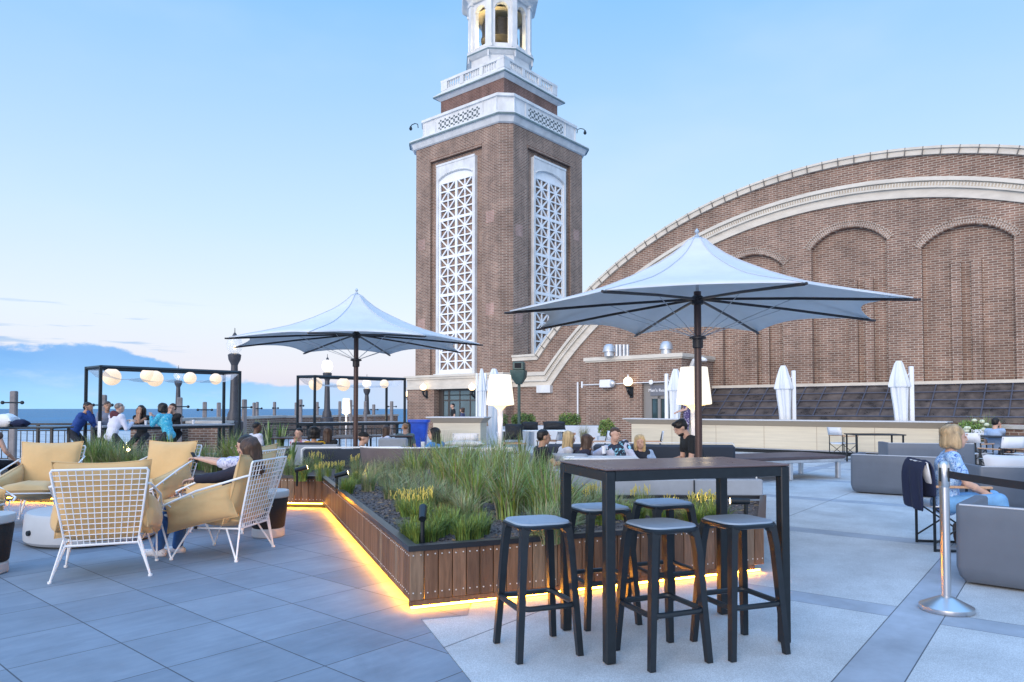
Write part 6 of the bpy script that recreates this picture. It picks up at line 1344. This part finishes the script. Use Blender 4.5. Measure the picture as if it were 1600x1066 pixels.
    if hair == 'cap':
        b.ball(hc+hu*.0-hf*.05, (.076, .05, .06), 14, 10, Q=QH); piece('hair', b, hmat)
        b = MB(); b.ball(hc+hu*.058-hf*.008, (.087, .102, .07), 18, 12, Q=QH); b.ball(hc+hu*.045+hf*.115, (.062, .065, .010), 14, 8, Q=QH); piece('cap', b, M_BLKT)
    elif hair != 'bald': piece('hair', b, hmat, dis=.014 if hair in ('curly', 'afro') else .010)
    if beard:
        b = MB(); b.ball(hc-hu*.07+hf*.04, (.058, .05, .045), 14, 9, Q=QH); piece('beard', b, hmat)
    if extra == 'scarf': b = MB(); limb(b, up*.47-rt*.08-fw*.05, up*.50+rt*.0-fw*.09, .06, .07); limb(b, up*.50-fw*.09, up*.47+rt*.08-fw*.05, .07, .06); limb(b, up*.50-fw*.09, up*.4-fw*.12, .06, .03); piece('scarf', b, cloth('maroon knit', (.09, .02, .03)), dis=.006)
    if extra == 'jacket':
        b = MB(); Q = Matrix((rt, fw, up)).transposed().to_3x3()
        for s_ in (-1, 1):
            limb(b, sh[s_], E[s_], .068, .056); limb(b, E[s_], E[s_].lerp(H[s_], .85), .056, .042)
            for c_ in (0, .12, .24, .36): b.ball(up*c_+rt*s_*.11-fw*.01, (.075, .125, .1), 12, 8, Q=Q)
        piece('jacket', b, mat('pale lilac jacket' if 'leaning' in label else 'washed denim jacket', (.5, .53, .66) if 'leaning' in label else (.25, .36, .55), .85), dis=.008)
    if extra == 'phone': b = MB(); p_ = (H[-1]+H[1])/2+(H[1]-E[1]).normalized()*.09; o = bpy.data.objects.new('phone', MB().rbox(-.036, .036, -.004, .004, -.07, .07, .003).me('phone', M_BLACK)); COL.objects.link(o); o.location = root.matrix_basis @ p_ if False else (Matrix.Translation(base_) @ Matrix.Rotation(R(yaw), 4, 'Z')) @ (p_*sc); o.rotation_euler = (R(-30), 0, R(yaw)); tag(o, 'dark phone held in the hands of the %s' % ('dark haired woman in the rear wire armchair' if hp[0] < 500 else 'brown haired woman on the navy sofa'), 'phone')
    return root
LP = lambda h_, w_: dict(hl=h_, hr=w_)
# --- left high table
NAVYH = cloth('royal blue hoodie', (.012, .05, .22)); WHT = cloth('white shirt cloth', (.62, .62, .72)); GRYT = cloth('heather grey cloth', (.16, .19, .27)); TURQ = printed('turquoise knit', (.05, .42, .58), ((.02, .3, .48), (.3, .62, .7)), 30)
person('man in royal blue hoodie leaning on the left high table, hand to his chin', (138, 637), 16.3, -80, 28, hl=(-.1, .36, .42), hr=(.06, .32, .5), top='long', topm=NAVYH, botm=M_DKT, hm='black', skin='mid', head=(10, 5, 0))
person('man with short grey hair facing us behind the left high table', (168, 635), 17.6, 205, 12, top='long', topm=GRYT, hm='brown', skin='mid', hl=(-.15, .35, .3), hr=(.15, .35, .3), head=(-15, 5, 0))
person('bald man in white shirt with maroon scarf seen from behind at the left table', (187, 638), 15.9, -25, 16, top='long', topm=WHT, hair='crop', hm='grey', extra='scarf', hl=(-.15, .4, .3), hr=(.15, .4, .3), head=(10, 0, 0))
person('woman with dark curly hair, hands at her mouth, facing us at the left table', (220, 641), 18.2, 180, 6, top='tank', topm=M_BLKT, hair='curly', hm='black', fem=True, hl=(-.03, .2, .56), hr=(.03, .2, .56), skin='mid')
person('woman in turquoise knit jacket talking across the left high table', (253, 638), 16.6, 72, 18, top='long', topm=TURQ, hair='bob', hm='black', fem=True, hl=(-.1, .42, .42), hr=(.1, .38, .36))
person('man with glasses and folded hands at his mouth, right end of the left table', (269, 638), 17.9, 160, 10, topm=M_BLKT, hm='brown', glasses=True, hl=(-.03, .22, .54), hr=(.03, .22, .54))
person('person cut off by the left edge, seated at the black bar table', (-14, 662), 11.2, 0, 10, top='tank', topm=cloth('brown top', (.12, .08, .07)), hm='brown', hair='long', fem=True, hl=(-.2, .3, .1), hr=(.28, .3, .05), skin='fair')
# --- armchairs
person('dark haired woman in a pale top raising a phone, in the rear wire armchair', (384, 697), 8.25, 88, -28, hl=(-.05, .36, .44), hr=(.05, .36, .44), top='short', topm=printed('pale patterned top', (.5, .52, .68), ((.2, .22, .4), (.7, .7, .8)), 18), botm=M_JEANL, hair='short', hm='black', fem=True, vox=.011, extra='phone', head=(0, 20, 0), skin='fair', feet=((-.1, .75, -.36), (.1, .7, -.36)))
person('woman with long dark brown hair in a black sweater, jeans and white clogs', (391, 705), 6.85, 84, -36, hl=(-.06, .30, .26), hr=(.06, .30, .26), top='long', topm=cloth('midnight sweater', (.014, .014, .03)), botm=M_JEAN, hair='curly', hm='brown', fem=True, vox=.011, head=(-20, 24, 0), shoem=M_SHOEW, feet=((-.1, .56, -.37), (.08, .48, -.38)))
# --- middle distance
person('dark skinned man in a white shirt looking away, left of the spiky plants', (402, 668), 15.3, -40, 5, topm=WHT, top='tee', hm='black', skin='dark', hair='crop')
person('person in a white patterned top facing us left of the woman in yellow', (467, 678), 15.5, 170, 8, top='short', topm=printed('white patterned top', (.6, .58, .68), ((.4, .1, .2), (.7, .7, .75)), 20), hm='black', hair='short', hl=(-.05, .2, .3), hr=(.05, .2, .45), glasses=True)
person('woman in a yellow top with big dark curly hair seen from behind', (491, 679), 14.1, 8, 0, topm=cloth('yellow jersey', (.75, .42, .01)), hair='afro', hm='black', fem=True, skin='mid')
person('woman with long brown hair seen from behind, right of the woman in yellow', (512, 677), 15.4, 5, 0, topm=M_BLKT, hair='long', hm='brown', fem=True)
person('man in black cap and black tee in profile under the far parasol', (568, 685), 13.6, -78, 2, topm=M_BLKT, hair='cap', hm='brown', hl=(-.3, .1, .05), hr=(.3, .2, .08), head=(5, 4, 0))
person('brown haired woman in profile left of the person in the green top', (605, 673), 17.0, -60, 5, topm=WHT, hair='long', hm='brown', fem=True, sc=.95)
person('person with short light brown hair in a grey green top seen from behind', (633, 669), 17.6, 12, 0, topm=cloth('grey green top', (.1, .14, .14)), hair='crop', hm='ginger', hl=(-.5, .05, .3), hr=(.2, .2, .05))
person('woman with straight black hair in a bright blue top, arm along the sofa', (678, 679), 12.9, 60, 6, hl=(-.15, .48, .38), hr=(.1, .3, .1), top='long', topm=cloth('bright blue jersey', (.05, .25, .65)), hair='long', hm='black', fem=True, head=(-40, 0, 0))
person('person in black seen standing in front of the tower doors', (707, 634.5), 32, 110, 0, legs='stand', topm=M_BLKT, hm='black', hl=(-.15, .2, .05), hr=(.15, .2, .05), sc=.95, vox=.02)
person('brown haired person in a blue top before the tower doors', (722, 641), 31, 80, 0, legs='stand', topm=cloth('slate blue top', (.06, .07, .14)), hair='bob', hm='brown', hl=(-.15, .25, .15), hr=(.15, .2, .05), sc=.9, vox=.02)
# --- friends on the navy sofa
person('black haired man in a black tee at the left end, arm stretched along the sofa', (850, 684), 10.9, -72, 4, topm=M_BLKT, hm='black', hair='short', hl=(-.2, .3, .1), hr=(.38, .36, .30), skin='mid', head=(5, 3, 0), vox=.012, elb=(.3, .2, -.6))
person('blonde woman with sunglasses on her head looking down to the right', (889, 686), 11.6, -74, 8, top='tank', topm=cloth('white vest', (.6, .58, .6)), hair='long', hm='blonde', fem=True, hl=(-.05, .35, .12), hr=(.06, .33, .12), head=(0, 12, 0), shades=True, vox=.012)
person('brown haired woman bent over her phone on the navy sofa', (917, 691), 11.5, -66, 14, top='tank', topm=cloth('black vest', (.02, .02, .04)), hair='long', hm='brown', fem=True, hl=(-.05, .36, .18), hr=(.06, .36, .18), head=(5, 26, 0), extra='phone', shades=True, vox=.012, skin='mid')
person('leaning man in a pale jacket with outstretched arm and printed tee', (961, 680), 11.8, 190, -10, 16, topm=printed('dark tee with pale blue print', (.02, .03, .06), ((.25, .6, .8), (.02, .03, .05)), 12), hm='brown', hair='short', extra='jacket', hl=(-.22, .3, .1), hr=(.62, .1, .38), head=(-22, 8, -14), vox=.012, elb=(.5, 0, -.3))
person('long haired blonde woman in a navy top and denim jacket facing us', (1000, 691), 11.9, 178, -6, top='tank', topm=cloth('navy vest', (.01, .015, .03)), hair='long', hm='blonde', fem=True, extra='jacket', hl=(-.26, .22, .34), hr=(.04, .28, .28), head=(8, 6, 6), vox=.012)
person('bearded man in a black tee with shaved sides, looking down at his hands', (1064, 669), 10.2, 96, 24, topm=M_BLKT, hair='under', hm='black', hl=(-.07, .44, .10), hr=(.05, .42, .12), head=(0, 30, 0), vox=.012, beard=True, skin='fair', botm=M_JEANL)
person('person in a purple floral dress standing behind the lit floor lamp', (1072, 618), 24, 90, 0, legs='stand', top='tee', topm=printed('purple floral cloth', (.08, .06, .16), ((.5, .45, .6), (.03, .02, .08)), 14), bot='long', botm=printed('purple floral skirt', (.08, .06, .16), ((.5, .45, .6), (.03, .02, .08)), 14), hm='black', vox=.02)
# --- right
FLOR = printed('blue floral blouse', (.3, .5, .78), ((.6, .72, .9), (.05, .12, .42)), 34, .46, .55)
person('blonde woman in a blue floral blouse and light jeans sitting in a director chair', (1492, 684), 7.15, -112, 6, hl=(-.08, .34, .10), hr=(.1, .36, .11), top='tee', topm=FLOR, botm=M_JEANL, hair='bob', hm='dblonde', fem=True, vox=.010, head=(-8, 2, 0), sc=1.03)
person('bearded man in a light blue shirt resting his hand on his cheek', (1556, 661), 17.0, -60, 8, hl=(-.1, .3, .15), hr=(.04, .22, .52), topm=cloth('light blue shirt', (.3, .42, .62)), hm='black', beard=True, skin='fair')
person('person in a white tee cut off by the right edge of the picture', (1650, 690), 8.9, 130, 6, hl=(-.12, .36, .06), hr=(.12, .34, .06), topm=WHT, hm='brown', vox=.012)
# ---- grow the surfaces: one voxel skin per piece
for (o, v_, f, mats_, dis) in JOBS:
    m = o.modifiers.new('r', 'REMESH'); m.mode = 'VOXEL'; m.voxel_size = v_; m.use_smooth_shade = True
    m = o.modifiers.new('s', 'SMOOTH'); m.iterations = 3; m.factor = .6
bpy.context.view_layer.update(); dg = bpy.context.evaluated_depsgraph_get(); dg.update()
for (o, v_, f, mats_, dis) in JOBS:
    me = bpy.data.meshes.new_from_object(o.evaluated_get(dg), preserve_all_data_layers=False, depsgraph=dg)
    bm = bmesh.new(); bm.from_mesh(me)
    if dis:
        bm.normal_update()
        for v in bm.verts:
            c = v.co; k = noise.noise(c*9+Vector((o.name.__len__(), 0, 0)))+.6*noise.noise(Vector((c.x*22, c.y*22, c.z*9))); v.co = c+v.normal*(dis*k)
    if f is not None:
        n0 = len(bm.verts); vs = [bm.verts.new(p) for p in f.v]
        for fc, mi in zip(f.f, f.m):
            try: q = bm.faces.new([vs[i] for i in fc]); q.material_index = mi
            except ValueError: pass
    for q in bm.faces: q.smooth = True
    bm.to_mesh(me); bm.free(); me.materials.clear()
    for m_ in mats_: me.materials.append(m_)
    o.modifiers.clear(); old = o.data; o.data = me; bpy.data.meshes.remove(old); me.name = o.name
